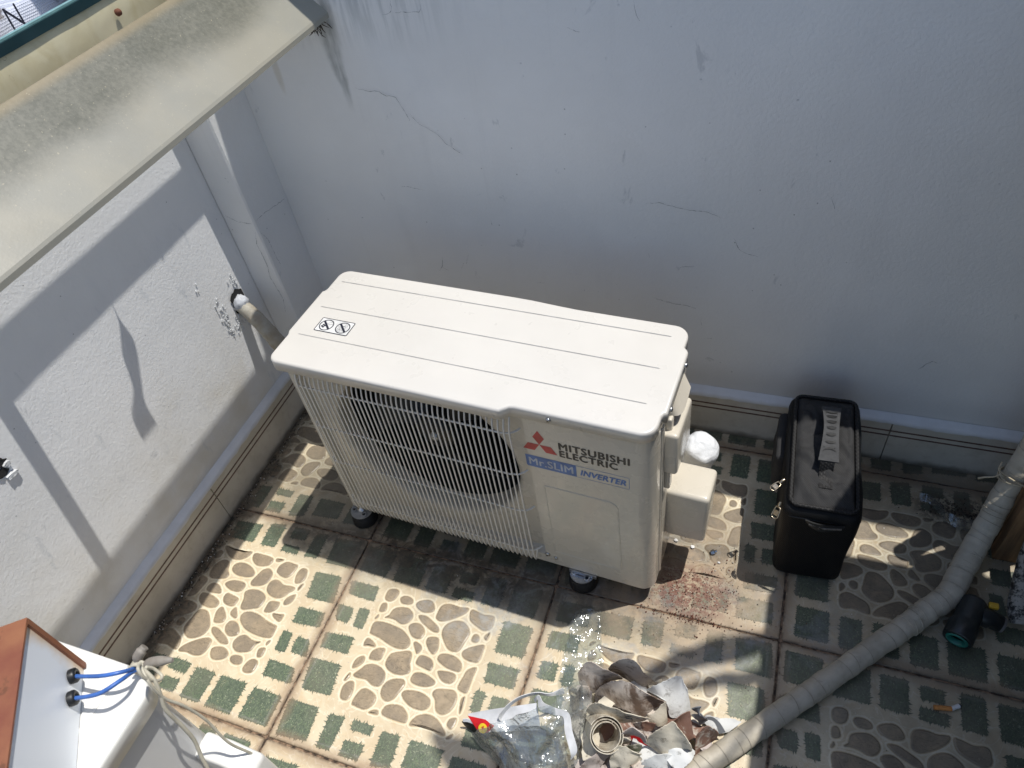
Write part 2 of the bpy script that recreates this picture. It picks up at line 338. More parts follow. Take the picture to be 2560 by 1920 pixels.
# ================================================================== floor of printed tiles
floor = thing('floor', 'floor of large printed ceramic tiles with stone and grass pattern', None); floor['kind'] = 'structure'; del floor['label']
gm = MB(); gm.add([(-.6, -4.2, -.004), (4.2, -4.2, -.004), (4.2, .75, -.004), (-.6, .75, -.004)], [(0, 1, 2, 3)])
gm.box(-.6, -4.2, -.2, 4.2, .75, -.0045)
obj('grout_bed', gm, M_GROUT, floor)
STONES = [[(-0.1403, 0.1178), (-0.1385, 0.1353), (-0.1225, 0.1413), (-0.1114, 0.1357), (-0.1133, 0.1183), (-0.1225, 0.1091), (-0.1344, 0.1093)], [(-0.1014, 0.1215), (-0.0967, 0.1295), (-0.0825, 0.1316), (-0.0702, 0.1266), (-0.0676, 0.1172), (-0.0784, 0.1117), (-0.0935, 0.1119)], [(-0.0579, 0.1215), (-0.0473, 0.1311), (-0.0296, 0.1358), (-0.0175, 0.1308), (-0.0097, 0.1165), (-0.0174, 0.1079), (-0.0356, 0.1045), (-0.0533, 0.1112)], [(0.0008, 0.1031), (0.0015, 0.1244), (0.0095, 0.1364), (0.0273, 0.1403), (0.0474, 0.1385), (0.0653, 0.1417), (0.069, 0.1362), (0.0601, 0.1225), (0.0384, 0.1053), (0.0172, 0.0948), (0.0053, 0.0963)], [(0.077, 0.1239), (0.0756, 0.1396), (0.0882, 0.1398), (0.1087, 0.1357), (0.1262, 0.1389), (0.1354, 0.1351), (0.138, 0.1153), (0.1327, 0.1044), (0.1192, 0.0992), (0.1014, 0.1052), (0.0843, 0.1131)], [(-0.1387, 0.0798), (-0.1391, 0.0979), (-0.1286, 0.1008), (-0.123, 0.0857), (-0.1298, 0.0789)], [(-0.1176, 0.0676), (-0.11, 0.0761), (-0.1059, 0.092), (-0.0932, 0.1004), (-0.0733, 0.1041), (-0.0583, 0.0967), (-0.0524, 0.0837), (-0.0589, 0.0691), (-0.0725, 0.0631), (-0.0913, 0.0683), (-0.1051, 0.0693)], [(-0.0405, 0.0935), (-0.0224, 0.0968), (-0.0029, 0.0892), (0.016, 0.0786), (0.0206, 0.0679), (0.0068, 0.0666), (-0.0124, 0.0739), (-0.0289, 0.0821)], [(-0.0514, 0.06), (-0.0481, 0.0705), (-0.0324, 0.0754), (-0.0163, 0.0681), (-0.0093, 0.0559), (-0.0121, 0.0442), (-0.0231, 0.0402), (-0.038, 0.0448)], [(-0.1359, 0.0272), (-0.137, 0.0493), (-0.1186, 0.056), (-0.0918, 0.0553), (-0.0633, 0.0504), (-0.0412, 0.0377), (-0.0321, 0.0248), (-0.0362, 0.0129), (-0.0528, 0.0074), (-0.0763, 0.0094), (-0.1066, 0.018), (-0.1317, 0.0221)], [(0.0293, 0.0697), (0.0322, 0.0893), (0.0487, 0.1034), (0.0678, 0.107), (0.0842, 0.0973), (0.0925, 0.084), (0.0892, 0.0647), (0.0851, 0.0438), (0.0763, 0.0353), (0.0588, 0.0365), (0.0417, 0.0515)], [(0.1021, 0.0713), (0.1034, 0.084), (0.1115, 0.0868), (0.1185, 0.0805), (0.1175, 0.071), (0.1097, 0.0673)], [(0.1278, 0.0846), (0.1307, 0.0931), (0.1375, 0.0996), (0.1385, 0.0845), (0.1345, 0.0788)], [(-0.1365, -0.0074), (-0.1355, 0.01), (-0.1212, 0.0077), (-0.1092, 0.0002), (-0.1101, -0.0046), (-0.1243, -0.0055)], [(-0.0242, 0.0285), (-0.0198, 0.0328), (-0.0048, 0.0278), (-0.0006, 0.0183), (-0.0068, 0.0075), (-0.0159, 0.0171)], [(0.0034, 0.0378), (0.0043, 0.0503), (0.0241, 0.0558), (0.0316, 0.0456), (0.0357, 0.0285), (0.03, 0.0163), (0.0162, 0.023)], [(0.093, 0.0355), (0.0954, 0.0452), (0.1107, 0.057), (0.1339, 0.068), (0.1373, 0.0509), (0.1353, 0.0282), (0.1204, 0.024), (0.1009, 0.0273)], [(-0.1101, -0.0305), (-0.1097, -0.0152), (-0.0987, -0.0045), (-0.0838, -0.0019), (-0.0814, -0.0134), (-0.0834, -0.029), (-0.1039, -0.0333)], [(-0.0682, -0.0307), (-0.0645, -0.0087), (-0.0466, 0.0009), (-0.0261, 0.0082), (-0.0168, 0.0017), (-0.0126, -0.018), (-0.0055, -0.0336), (-0.0135, -0.0432), (-0.0362, -0.0481), (-0.0577, -0.0426)], [(-0.0011, -0.0088), (0.0019, 0.0055), (0.0164, 0.008), (0.0324, 0.0036), (0.0408, -0.0088), (0.0379, -0.0198), (0.0219, -0.0185), (0.0032, -0.015)], [(0.0448, 0.0071), (0.0453, 0.0206), (0.0615, 0.0261), (0.0839, 0.024), (0.1001, 0.0139), (0.1037, -0.0026), (0.0896, -0.0051), (0.0673, -0.0027)], [(-0.1375, -0.0622), (-0.1386, -0.0446), (-0.1299, -0.0331), (-0.1207, -0.032), (-0.1182, -0.0433), (-0.1262, -0.056)], [(-0.1273, -0.0755), (-0.1165, -0.0592), (-0.1092, -0.0483), (-0.0934, -0.0414), (-0.0729, -0.0439), (-0.0577, -0.0543), (-0.0536, -0.0705), (-0.0599, -0.0832), (-0.0747, -0.0851), (-0.0942, -0.0777), (-0.1156, -0.0795)], [(0.0035, -0.0499), (0.0059, -0.0347), (0.0204, -0.0292), (0.0396, -0.0309), (0.0576, -0.0387), (0.056, -0.0477), (0.0384, -0.0561), (0.0143, -0.0568)], [(0.0548, -0.0165), (0.0711, -0.0118), (0.089, -0.0111), (0.0984, -0.0156), (0.0985, -0.027), (0.0896, -0.0346), (0.0705, -0.0321)], [(0.1116, -0.0374), (0.1142, -0.014), (0.1189, 0.0046), (0.1357, 0.0152), (0.1363, -0.0019), (0.1362, -0.0247), (0.1355, -0.0417), (0.1262, -0.0443)], [(-0.1346, -0.1251), (-0.1383, -0.1062), (-0.1309, -0.0932), (-0.1194, -0.0907), (-0.1122, -0.1045), (-0.1113, -0.1212), (-0.117, -0.1313), (-0.1279, -0.1316)], [(-0.1015, -0.1338), (-0.1002, -0.1152), (-0.0929, -0.0989), (-0.0785, -0.0962), (-0.0573, -0.1042), (-0.0534, -0.1184), (-0.0586, -0.1296), (-0.07, -0.1376), (-0.0922, -0.1366)], [(-0.0483, -0.0974), (-0.05, -0.078), (-0.0411, -0.064), (-0.0258, -0.0568), (-0.011, -0.0554), (-0.0049, -0.0651), (-0.0101, -0.0836), (-0.0172, -0.101), (-0.0322, -0.1081)], [(-0.0011, -0.0866), (0.0016, -0.076), (0.0205, -0.0706), (0.0448, -0.0706), (0.0635, -0.0791), (0.0667, -0.0932), (0.0561, -0.1031), (0.036, -0.1048), (0.0151, -0.0986)], [(0.0635, -0.0652), (0.0678, -0.0542), (0.0892, -0.048), (0.1062, -0.0459), (0.1173, -0.0552), (0.119, -0.0739), (0.1127, -0.0906), (0.099, -0.1), (0.0837, -0.095), (0.0741, -0.076)], [(-0.1429, -0.0917), (-0.1377, -0.0741), (-0.1337, -0.0817), (-0.1381, -0.0917)], [(-0.0564, -0.1399), (-0.0477, -0.1328), (-0.0375, -0.1317), (-0.0353, -0.1392), (-0.0499, -0.1408)], [(-0.0289, -0.1306), (-0.0248, -0.117), (-0.0072, -0.1092), (0.011, -0.1094), (0.0288, -0.1218), (0.0314, -0.1372), (0.0101, -0.1394), (-0.0209, -0.1377)], [(0.0405, -0.1345), (0.0483, -0.1188), (0.0674, -0.1084), (0.0885, -0.1098), (0.1075, -0.1201), (0.122, -0.1341), (0.1153, -0.1387), (0.0934, -0.1347), (0.0671, -0.1346), (0.0445, -0.1399)], [(0.1181, -0.1143), (0.1207, -0.103), (0.1331, -0.098), (0.1348, -0.1094), (0.131, -0.1211), (0.1236, -0.1206)], [(0.1266, -0.1418), (0.1373, -0.1296), (0.1368, -0.1388)], [(0.1314, -0.0757), (0.1285, -0.0575), (0.1349, -0.0515), (0.1379, -0.0739), (0.1362, -0.0878)], [(-0.1405, 0.0597), (-0.1359, 0.0707), (-0.133, 0.065), (-0.1368, 0.0591)]]
GRASS = [[(-0.2399, 0.1326), (-0.1673, 0.1345), (-0.163, 0.0982), (-0.23, 0.1006)], [(-0.2448, 0.0694), (-0.2022, 0.0675), (-0.2005, 0.0319), (-0.232, 0.033)], [(-0.1879, 0.0731), (-0.161, 0.0737), (-0.1578, 0.0276), (-0.1813, 0.0275)], [(-0.2388, -0.0044), (-0.1682, 0.0025), (-0.1641, -0.0366), (-0.2338, -0.0376)], [(-0.2405, -0.0672), (-0.1686, -0.0651), (-0.158, -0.1319), (-0.2278, -0.1348)], [(-0.2427, -0.1648), (-0.1693, -0.1632), (-0.1617, -0.2311), (-0.2329, -0.2389)], [(-0.1367, -0.1675), (-0.1019, -0.1654), (-0.1041, -0.2347), (-0.1328, -0.2355)], [(-0.0806, -0.1646), (-0.0322, -0.1638), (-0.032, -0.1822), (-0.0774, -0.1824)], [(-0.0798, -0.2068), (-0.0359, -0.2041), (-0.0352, -0.2344), (-0.0772, -0.2369)], [(-0.0093, -0.1676), (0.0315, -0.166), (0.0347, -0.2281), (-0.0052, -0.2354)], [(0.0578, -0.166), (0.1293, -0.1651), (0.1328, -0.2134), (0.059, -0.2186)], [(0.1539, -0.1703), (0.2273, -0.1679), (0.2289, -0.2151), (0.1545, -0.2189)], [(0.1619, 0.1344), (0.2288, 0.134), (0.2277, 0.0645), (0.1636, 0.0613)], [(0.1588, 0.0334), (0.2286, 0.0357), (0.2285, -0.0066), (0.1652, -0.0079)], [(0.1538, -0.0322), (0.1736, -0.0307), (0.1754, -0.0737), (0.1554, -0.0742)], [(0.1921, -0.0336), (0.2284, -0.0313), (0.2275, -0.0691), (0.1943, -0.0709)], [(0.1623, -0.1066), (0.2308, -0.102), (0.2282, -0.1406), (0.1633, -0.1449)], [(-0.236, 0.231), (-0.164, 0.231), (-0.164, 0.166), (-0.236, 0.166)], [(-0.14, 0.232), (-0.073, 0.232), (-0.073, 0.163), (-0.14, 0.163)], [(-0.053, 0.231), (-0.003, 0.231), (-0.003, 0.163), (-0.053, 0.163)], [(0.0175, 0.182), (0.067, 0.182), (0.067, 0.159), (0.0175, 0.159)], [(0.0205, 0.228), (0.061, 0.228), (0.061, 0.201), (0.0205, 0.201)], [(0.092, 0.232), (0.133, 0.232), (0.133, 0.162), (0.092, 0.162)], [(0.157, 0.23), (0.222, 0.23), (0.222, 0.16), (0.157, 0.16)]]
def cat_closed(P, sub):
    n = len(P); out = []
    for i in range(n):
        p0, p1, p2, p3 = [Vector((P[(i+k) % n][0], P[(i+k) % n][1], 0)) for k in (-1, 0, 1, 2)]
        for k in range(sub):
            t = k / sub; q = .5 * ((2*p1) + (p2-p0)*t + (2*p0-5*p1+4*p2-p3)*t*t + (3*p1-p0-3*p2+p3)*t**3); out.append((q.x, q.y))
    return out
def offset(P, d):
    n = len(P); ar = sum(P[i][0]*P[(i+1) % n][1]-P[(i+1) % n][0]*P[i][1] for i in range(n)); s = 1 if ar > 0 else -1; out = []
    for i in range(n):
        a, b = P[i-1], P[(i+1) % n]; dx, dy = b[0]-a[0], b[1]-a[1]; l = math.hypot(dx, dy) or 1; out.append((P[i][0]+s*dy/l*d, P[i][1]-s*dx/l*d))
    return out
def ccw(P):
    ar = sum(P[i][0]*P[(i+1) % len(P)][1]-P[(i+1) % len(P)][0]*P[i][1] for i in range(len(P))); return P if ar > 0 else P[::-1]
T = .5; H = T / 2
def clampT(P, m=.004): return [(max(-H+m, min(H-m, a)), max(-H+m, min(H-m, b))) for a, b in P]
# slab of the tile (centre origin), worn corners
tm = MB(); g = .0022; k = .004
oc = [(-H+g+k,-H+g),(H-g-k,-H+g),(H-g,-H+g+k),(H-g,H-g-k),(H-g-k,H-g),(-H+g+k,H-g),(-H+g,H-g-k),(-H+g,-H+g+k)]
ic = offset(oc, -.0016)
vs = [(a, b, -.006) for a, b in oc] + [(a, b, -.0012) for a, b in oc] + [(a, b, 0) for a, b in ic]
fs = [(i, (i+1) % 8, 8+(i+1) % 8, 8+i) for i in range(8)] + [(8+i, 8+(i+1) % 8, 16+(i+1) % 8, 16+i) for i in range(8)] + [tuple(range(16, 24))]
tm.add(vs, fs)
sm_ = MB(); rnd = random.Random(3)
for si, P in enumerate(STONES):
    P = ccw(cat_closed(P, 4)); P = clampT(P)
    n = len(P); A = offset(P, .0054); A = [(a + rnd.uniform(-.0006, .0006), b + rnd.uniform(-.0006, .0006)) for a, b in A]
    for ring, z, mi in ((A, .0002+si*.000007, 0), (offset(P, .0017), .0005+si*.000007, 1)):
        ring = clampT(ring); sm_.add([(a, b, z) for a, b in ring], [tuple(range(n))], mi)
    inn = offset(P, -.0028)
    sm_.add([(a, b, .0007+si*.000005) for a, b in P] + [(a, b, .0019) for a, b in inn], [(i, (i+1) % n, n+(i+1) % n, n+i) for i in range(n)] + [tuple(range(n, 2*n))], 2, False)
# soft pale streaks in the joints
gr = MB(); gl = MB()
for Q in GRASS:
    Q = ccw(Q); out = []
    for i in range(4):
        a, b = Q[i], Q[(i+1) % 4]; L = math.hypot(b[0]-a[0], b[1]-a[1]); m = max(3, int(L / .0036)); tx, ty = (b[0]-a[0])/L, (b[1]-a[1])/L
        for j in range(m):
            f = j / m; px, py = a[0]+(b[0]-a[0])*f, a[1]+(b[1]-a[1])*f; out.append((px, py))
            f2 = f + .5/m; l = rnd.uniform(.0008, .0042) + (rnd.random() < .25) * rnd.uniform(.001, .006); sh = rnd.uniform(-.0045, .0045)
            out.append((a[0]+(b[0]-a[0])*f2 + ty*l + tx*sh, a[1]+(b[1]-a[1])*f2 - tx*l + ty*sh))
    out = clampT(out); gr.add([(a, b, .0009) for a, b in out], [tuple(range(len(out)))], 0)
    area = math.hypot(Q[1][0]-Q[0][0], Q[1][1]-Q[0][1]) * math.hypot(Q[2][0]-Q[1][0], Q[2][1]-Q[1][1])
    for _ in range(int(area / .00003)):
        u, v = rnd.random(), rnd.random()
        cx = (Q[0][0]*(1-u)+Q[1][0]*u)*(1-v)+(Q[3][0]*(1-u)+Q[2][0]*u)*v; cy = (Q[0][1]*(1-u)+Q[1][1]*u)*(1-v)+(Q[3][1]*(1-u)+Q[2][1]*u)*v
        an = rnd.uniform(0, 6.28); l = rnd.uniform(.003, .007); w = .0007
        cx = max(-H+.01, min(H-.01, cx)); cy = max(-H+.01, min(H-.01, cy))
        dx, dy = math.cos(an), math.sin(an)
        gr.add([(cx-dy*w, cy+dx*w, .0012), (cx+dy*w, cy-dx*w, .0012), (cx+dx*l+dy*l*.25, cy+dy*l-dx*l*.25, .0013)], [(0, 1, 2)], 1)
first = None
tiles = []
for i in range(-1, 5):
    for j in range(-3, 2):
        cx, cy = i*T + H, -j*T - H + (.5 if False else 0)
        cy = -(j+1)*T + H
        if cy - H > .56 or cx > 2.3: continue
        rz = math.pi if (i % 2) else 0.
        if j % 2: rz += math.pi
        if first is None:
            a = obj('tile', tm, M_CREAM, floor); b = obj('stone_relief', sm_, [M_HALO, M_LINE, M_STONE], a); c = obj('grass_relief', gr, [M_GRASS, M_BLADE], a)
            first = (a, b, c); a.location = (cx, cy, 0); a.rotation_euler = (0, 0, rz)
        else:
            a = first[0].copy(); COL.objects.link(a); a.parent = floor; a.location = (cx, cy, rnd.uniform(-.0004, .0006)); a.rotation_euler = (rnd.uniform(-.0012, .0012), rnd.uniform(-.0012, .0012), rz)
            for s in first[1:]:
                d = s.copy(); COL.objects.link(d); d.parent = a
# plain far floor beyond the tiles that can be seen
# ================================================================== walls
def rough_sheet(mb, f, u0, u1, v0, v1, du=.03, amp=.0015, mi=0):
    nu = max(1, int((u1-u0)/du)); nv = max(1, int((v1-v0)/du)); vs = []
    for i in range(nu+1):
        for j in range(nv+1):
            u = u0+(u1-u0)*i/nu; v = v0+(v1-v0)*j/nv
            vs.append(f(u, v, mnoise.noise(Vector((u*3.1, v*3.1, amp*1000))) * amp * .45 + mnoise.noise(Vector((u*11, v*11, 3))) * amp * .12))
    mb.add(vs, [(i*(nv+1)+j, (i+1)*(nv+1)+j, (i+1)*(nv+1)+j+1, i*(nv+1)+j+1) for i in range(nu) for j in range(nv)], mi, True)
lw = thing('boundary_wall', 'pale sunlit plaster wall on the left crossed by a grey shadow band', 'wall', (XW, -.5, 0))
mb = MB(); rough_sheet(mb, lambda u, v, n: (XW + n, u, v), -1.9, YP, .12, 1.12)
mb.box(XW-.12, -1.9, 0, XW-.003, YW+.14, 1.12)
obj('plaster', mb, M_WALLL, lw, (XW, -.5, 0)).location = (0, 0, 0)
bw = thing('boundary_wall', 'tall grey plaster wall standing in shade behind the outdoor unit', 'wall', (1., YW, 0))
mb = MB(); rough_sheet(mb, lambda u, v, n: (u, YW + n*1.3, v), XP, 3.4, .12, 1.375)
mb.box(-.55, YW+.003, 0, 3.4, YW+.14, 1.38); mb.box(-.55, YW+.004, 1.38, .28, YW+.13, 1.67)
obj('plaster', mb, M_WALLB, bw, (1., YW, 0)).location = (0, 0, 0)
pl = thing('corner_pillar', 'square plastered pillar in the corner between the two walls', 'pillar', (XP-.05, YP, 0))
mb = MB(); rough_sheet(mb, lambda u, v, n: (u, YP + n, v), XW+.001, XP-.004, .0, 1.66, .03, .001); 
rough_sheet(mb, lambda u, v, n: (XP + n, u, v), YP+.004, YW, .0, 1.66, .03, .001)
mb.add([(XP-.004, YP, z) for z in (0, 1.66)] + [(XP, YP+.004, z) for z in (0, 1.66)] , [(0, 2, 3, 1)], 0, True)
mb.box(XW-.1, YP+.004, 1.12, XP-.004, YW, 1.66)
obj('plaster', mb, M_WALLB, pl, (XP-.05, YP, 0)).location = (0, 0, 0)
# skirting: ceramic pieces one by one, two brown lines on each, painted ledge on top
def skirting(parent, org, axis, joints, lim):
    for a, b in zip(joints[:-1], joints[1:]):
        a2 = max(a, lim[0]) + .0012; b2 = min(b, lim[1]) - .0012
        if b2 <= a2: continue
        s = MB(); l = MB()
        pr = [(0, 0), (0, ZS-.004), (.003, ZS), (.018, ZS), (.018, 0)]          # depth into the wall, height
        def F(u, d, z): return (XS - d, u, z) if axis == 'y' else (u, YS + d, z)
        n = len(pr); vs = [F(u, d, z) for u in (a2, b2) for d, z in pr]
        s.add(vs, [(i, (i+1) % n, n+(i+1) % n, n+i) for i in range(n)] + [tuple(range(n))[::-1], tuple(range(n, 2*n))])
        piece = obj('skirting_tile', s, M_SKIRT, parent, org); piece.location = (0, 0, 0)
        for z0 in (.0960, .1125):
            l.add([F(u, d, z) for u in (a2, b2) for d, z in ((-.0004, z0-.0024), (-.0004, z0+.0024), (.001, z0+.0024), (.001, z0-.0024))], [(0,1,5,4),(1,2,6,5),(3,0,4,7),(0,3,2,1),(4,5,6,7)])
        ln = obj('brown_line', l, M_SLINE, piece, org); ln.location = (0, 0, 0)
    c = MB(); m = int((lim[1]-lim[0])/.012); vs = []; r = random.Random(5)
    for i in range(m+1):
        u = lim[0]+(lim[1]-lim[0])*i/m; e = .0025*mnoise.noise(Vector((u*40, 1, 2))) + .002*mnoise.noise(Vector((u*9, 5, 2)))
        for d, z in ((-.0012, ZS-.007+e*1.6), (-.0018, ZS+.001), (.004, ZS+.005+e*.3), (.0195, ZS+.013)): vs.append(F(u, d, z))
    c.add(vs, [(i*4+j, i*4+j+1, (i+1)*4+j+1, (i+1)*4+j) for i in range(m) for j in range(3)], 0, True)
    o = obj('painted_ledge', c, M_CAPP, parent, org); o.location = (0, 0, 0)
skirting(lw, (XW, -.5, 0), 'y', [-2.033, -1.533, -1.033, -.533, -.033, .467], (-1.9, YP))
skirting(bw, (1., YW, 0), 'x', [-.37, .13, .63, 1.19, 1.69, 2.19, 2.69, 3.4], (XP, 3.4))
# hairline cracks, traced on the plaster, slightly open
def cracks(parent, org, lines, f, w=.0008):
    m = MB(); r = random.Random(2)
    for P in lines:
        Q = []
        for (a, b), (c, d) in zip(P[:-1], P[1:]):
            L = math.hypot(c-a, d-b); k = max(2, int(L/.006))
            for i in range(k): Q.append((a+(c-a)*i/k + r.uniform(-1, 1)*.0012, b+(d-b)*i/k + r.uniform(-1, 1)*.0012))
        Q.append(P[-1]); n = len(Q)
        for i in range(n-1):
            (a, b), (c, d) = Q[i], Q[i+1]; L = math.hypot(c-a, d-b) or 1; tx, ty = (c-a)/L, (d-b)/L
            w1 = w*r.uniform(.25, 1.2)*min(1, (i+1)/4, (n-i)/4)
            m.add([f(a-ty*w1, b+tx*w1), f(a+ty*w1, b-tx*w1), f(c+ty*w1, d-tx*w1), f(c-ty*w1, d+tx*w1)], [(0, 1, 2, 3)])
    o = obj('crack', m, M_CRACK, parent, org); o.location = (0, 0, 0); return o
cracks(bw, (1., YW, 0), [[(-0.0397, 0.9235), (-0.0226, 0.9207), (-0.0128, 0.9177), (0.0173, 0.9176), (0.0323, 0.9084), (0.0545, 0.9066), (0.0635, 0.8809), (0.072, 0.8598), (0.0739, 0.8533)], [(0.0709, 1.0741), (0.0828, 1.0761), (0.0924, 1.0821), (0.0952, 1.1008)], [(0.0946, 1.0783), (0.1187, 1.0792), (0.1327, 1.0784), (0.1533, 1.0795), (0.1579, 1.0921)], [(0.0039, 0.6843), (0.0301, 0.6854), (0.0672, 0.6794)], [(0.5886, 0.6861), (0.6197, 0.6915), (0.6575, 0.6839), (0.6915, 0.6777), (0.7182, 0.6785), (0.7488, 0.6661)], [(0.0745, 0.4874), (0.0663, 0.4555), (0.0549, 0.4394)], [(0.0657, 0.4528), (0.0814, 0.4443)], [(0.1495, 0.5036), (0.1369, 0.4719)], [(0.2257, 0.6113), (0.2269, 0.5978)], [(0.3196, 0.4363), (0.3402, 0.438)], [(0.6116, 0.4314), (0.6348, 0.4238), (0.6617, 0.4188), (0.6883, 0.4178), (0.7111, 0.4122)], [(0.6622, 0.5265), (0.7016, 0.5346)], [(0.8093, 0.6646), (0.8168, 0.6704)], [(0.735, 0.3207), (0.7522, 0.3232)], [(0.7239, 0.3829), (0.7269, 0.3627)], [(0.1534, 0.3881), (0.1654, 0.3914)], [(0.5995, 0.5576), (0.6014, 0.5465)], [(0.1205, 0.4547), (0.1299, 0.4748)], [(0.7791, 0.6183), (0.795, 0.5885), (0.8091, 0.5816), (0.8331, 0.5758)], [(0.0752, 0.8718), (0.0958, 0.8449), (0.1305, 0.8277), (0.1536, 0.8004), (0.1859, 0.778)], [(0.5713, 1.0945), (0.5746, 1.0712), (0.5816, 1.061)], [(0.4465, 1.0489), (0.4704, 1.0418)], [(1.2013, 0.3038), (1.2245, 0.3398), (1.2418, 0.3333)], [(0.9538, 0.7323), (0.9633, 0.7061)]], lambda a, b: (a, YW-.0032, b), .00045)
cracks(pl, (XP-.05, YP, 0), [[(-0.421, 0.6588), (-0.4047, 0.6505), (-0.3858, 0.6424), (-0.3461, 0.6413)], [(-0.35, 0.6161), (-0.3616, 0.5794), (-0.3594, 0.5324), (-0.3609, 0.5052), (-0.3678, 0.4712), (-0.3605, 0.4325), (-0.356, 0.3982), (-0.3687, 0.3543)]], lambda a, b: (a, YP-.0016, b), .0006)
cracks(pl, (XP-.05, YP, 0), [[(0.4265, 0.645), (0.4568, 0.6442), (0.4855, 0.64), (0.5548, 0.6274)], [(0.4267, 0.6177), (0.443, 0.5783), (0.4432, 0.531), (0.4487, 0.4998)]], lambda a, b: (XP+.0018, a, b), .0004)
# broken plaster round the pipe hole
m = MB(); hc = (-0.43, 0.34422, 0.44871); r = random.Random(11); ring = []
for i in range(22):
    a = i/22*6.283; rr = r.uniform(.85, 1.2); ring.append((XW+.0035, hc[1]+math.cos(a)*.026*rr, hc[2]+math.sin(a)*.034*rr))
m.add(ring, [tuple(range(22))]); 
o = obj('broken_hole', m, simple('hole_dark', (.02, .02, .02), .95), lw, (XW, -.5, 0)); o.location = (0, 0, 0)
m = MB()
for (cy, cz, sy, sz, n) in ((hc[1]-.062, hc[2]+.005, .012, .05, 26), (hc[1]-.045, hc[2]-.05, .03, .022, 26), (hc[1]+.012, hc[2]+.055, .016, .02, 16), (hc[1]-.10, hc[2]+.12, .012, .01, 3)):
    for _ in range(n):
        y0 = cy+r.gauss(0, sy*.6); z0 = cz+r.gauss(0, sz*.6); s = r.uniform(.0012, .0040)
        P = [(y0+math.cos(a)*s*r.uniform(.5, 1.2), z0+math.sin(a)*s*r.uniform(.6, 1.8)) for a in [k/6*6.283 for k in range(6)]]
        if max(q[0] for q in P) > YP-.002: continue
        lift = [r.uniform(.0003, .0020) for _ in P]
        m.add([(XW+.0012, a, b) for a, b in P] + [(XW+.0022+l, a, b) for (a, b), l in zip(P, lift)], [(i, (i+1) % 6, 6+(i+1) % 6, 6+i) for i in range(6)] + [tuple(range(6, 12))])
o = obj('flaking_paint', m, M_FLAKE, lw, (XW, -.5, 0)); o.location = (0, 0, 0); o['kind'] = 'stuff'
# second broken patch at the left edge of the picture
m = MB(); h2 = (-0.43, -0.32792, 0.62329)
for k_, (dy, dz, sy, sz, mi) in enumerate(((0, 0, .030, .020, 0), (-.004, -.030, .026, .016, 0), (.012, -.016, .012, .010, 1), (-.012, .018, .016, .007, 1), (.004, -.052, .022, .008, 1))):  # lower dark piece is a painted shadow below the broken hole
    P = [(h2[1]+dy+math.cos(k/14*6.283)*sy*.6*r.uniform(.6, 1.25)-.012, h2[2]+dz*.7+math.sin(k/14*6.283)*sz*.6*r.uniform(.6, 1.25)) for k in range(14)]
    th_ = .0028 if mi == 0 else .007
    m.add([(XW+.001, a, b) for a, b in P]+[(XW+th_+r.uniform(0, .003), a, b) for a, b in P], [(i, (i+1) % 14, 14+(i+1) % 14, 14+i) for i in range(14)]+[tuple(range(14, 28))], mi)
o = obj('broken_patch', m, [D.materials['hole_dark'], M_FLAKE], lw, (XW, -.5, 0)); o.location = (0, 0, 0); o['kind'] = 'stuff'
# ================================================================== neighbour roof beyond the left wall
m = MB(); m.box(-4., -3., .80, XW-.125, 1.6, .90)
setp(obj('roof_slab', m, simple('old_roof_cement', (.34, .33, .31), .9, sc=6, bump=.4), None, (-2, 0, .80)), kind='structure')
# ================================================================== outdoor unit
def enamel(name, c, rough=.32):
    t = NT(name); t.col(t.mix(t.map(t.noise(5, 4), .3, .7), c, tuple(v*.955 for v in c)))
    t.set(t.map(t.noise(18, 5), .3, .7, rough - .07, rough + .10), .5, coat=.25); t.b.inputs['Coat Roughness'].default_value = .12
    t.bump(t.noise(260, 2), .03, .001); return t.m
M_EN = enamel('cream_enamel', (.645, .62, .57)); M_EN2 = enamel('cream_enamel_wire', (.80, .765, .69), .35); M_ENB = enamel('cream_enamel_body', (.62, .57, .475), .26)
M_BLK = simple('black_plastic', (.012, .013, .014), .45, sc=20); M_DARK = simple('fan_inside_dark', (.015, .016, .018), .6, sc=20)
M_STEEL = simple('zinc_steel', (.62, .63, .64), .32, metal=1., sc=50, bump=.1); M_RUB = simple('black_rubber', (.014, .014, .014), .7, sc=60, bump=.2)
M_RUST = simple('rusty_bolt', (.17, .06, .03), .8, sc=200, bump=.5)
M_INK = simple('label_ink', (.012, .014, .03), .5); M_GRAYT = simple('grey_lettering', (.055, .05, .045), .5)
M_RED = simple('red_print', (.52, .045, .05), .4); M_BLUE = simple('blue_print', (.10, .20, .46), .4); M_PALE = simple('pale_print', (.52, .56, .62), .4)
M_FIN = simple('alloy_fins', (.35, .37, .38), .4, metal=.8, sc=200)

W, DP, HB, HT, FL, FS = .785, .265, .058, .613, .031, .0154
def arc(cx, cy, r, a0, a1, n=6): return [(cx+r*math.cos(math.radians(a0+(a1-a0)*i/n)), cy+r*math.sin(math.radians(a0+(a1-a0)*i/n))) for i in range(n+1)]
def lid_outline(W, DP, FL, FS, st=.512):
    P = arc(-.006+.022, -FL+.022, .022, 180, 270)
    P += [(st-.012, -FL), (st-.003, -FL+.0012), (st+.012, -FS-.0012), (st+.021, -FS)]
    P += arc(W+.002-.030, -FS+.030, .030, 270, 360)
    P += [(W+.002, .034), (W+.005, .040), (W+.010, .044), (W+.010, .198), (W+.007, .204), (W+.001, .209)]
    P += arc(W+.001-.030, DP-.030, .030, 0, 90)
    P += [(.56, DP), (.52, DP+.002), (.46, DP+.006), (.42, DP+.007)]
    P += arc(-.004+.026, DP+.007-.026, .026, 90, 180)
    P += [(-.004, .200), (-.007, .194), (-.011, .190), (-.011, .058), (-.008, .052), (-.006, .048)]
    return P
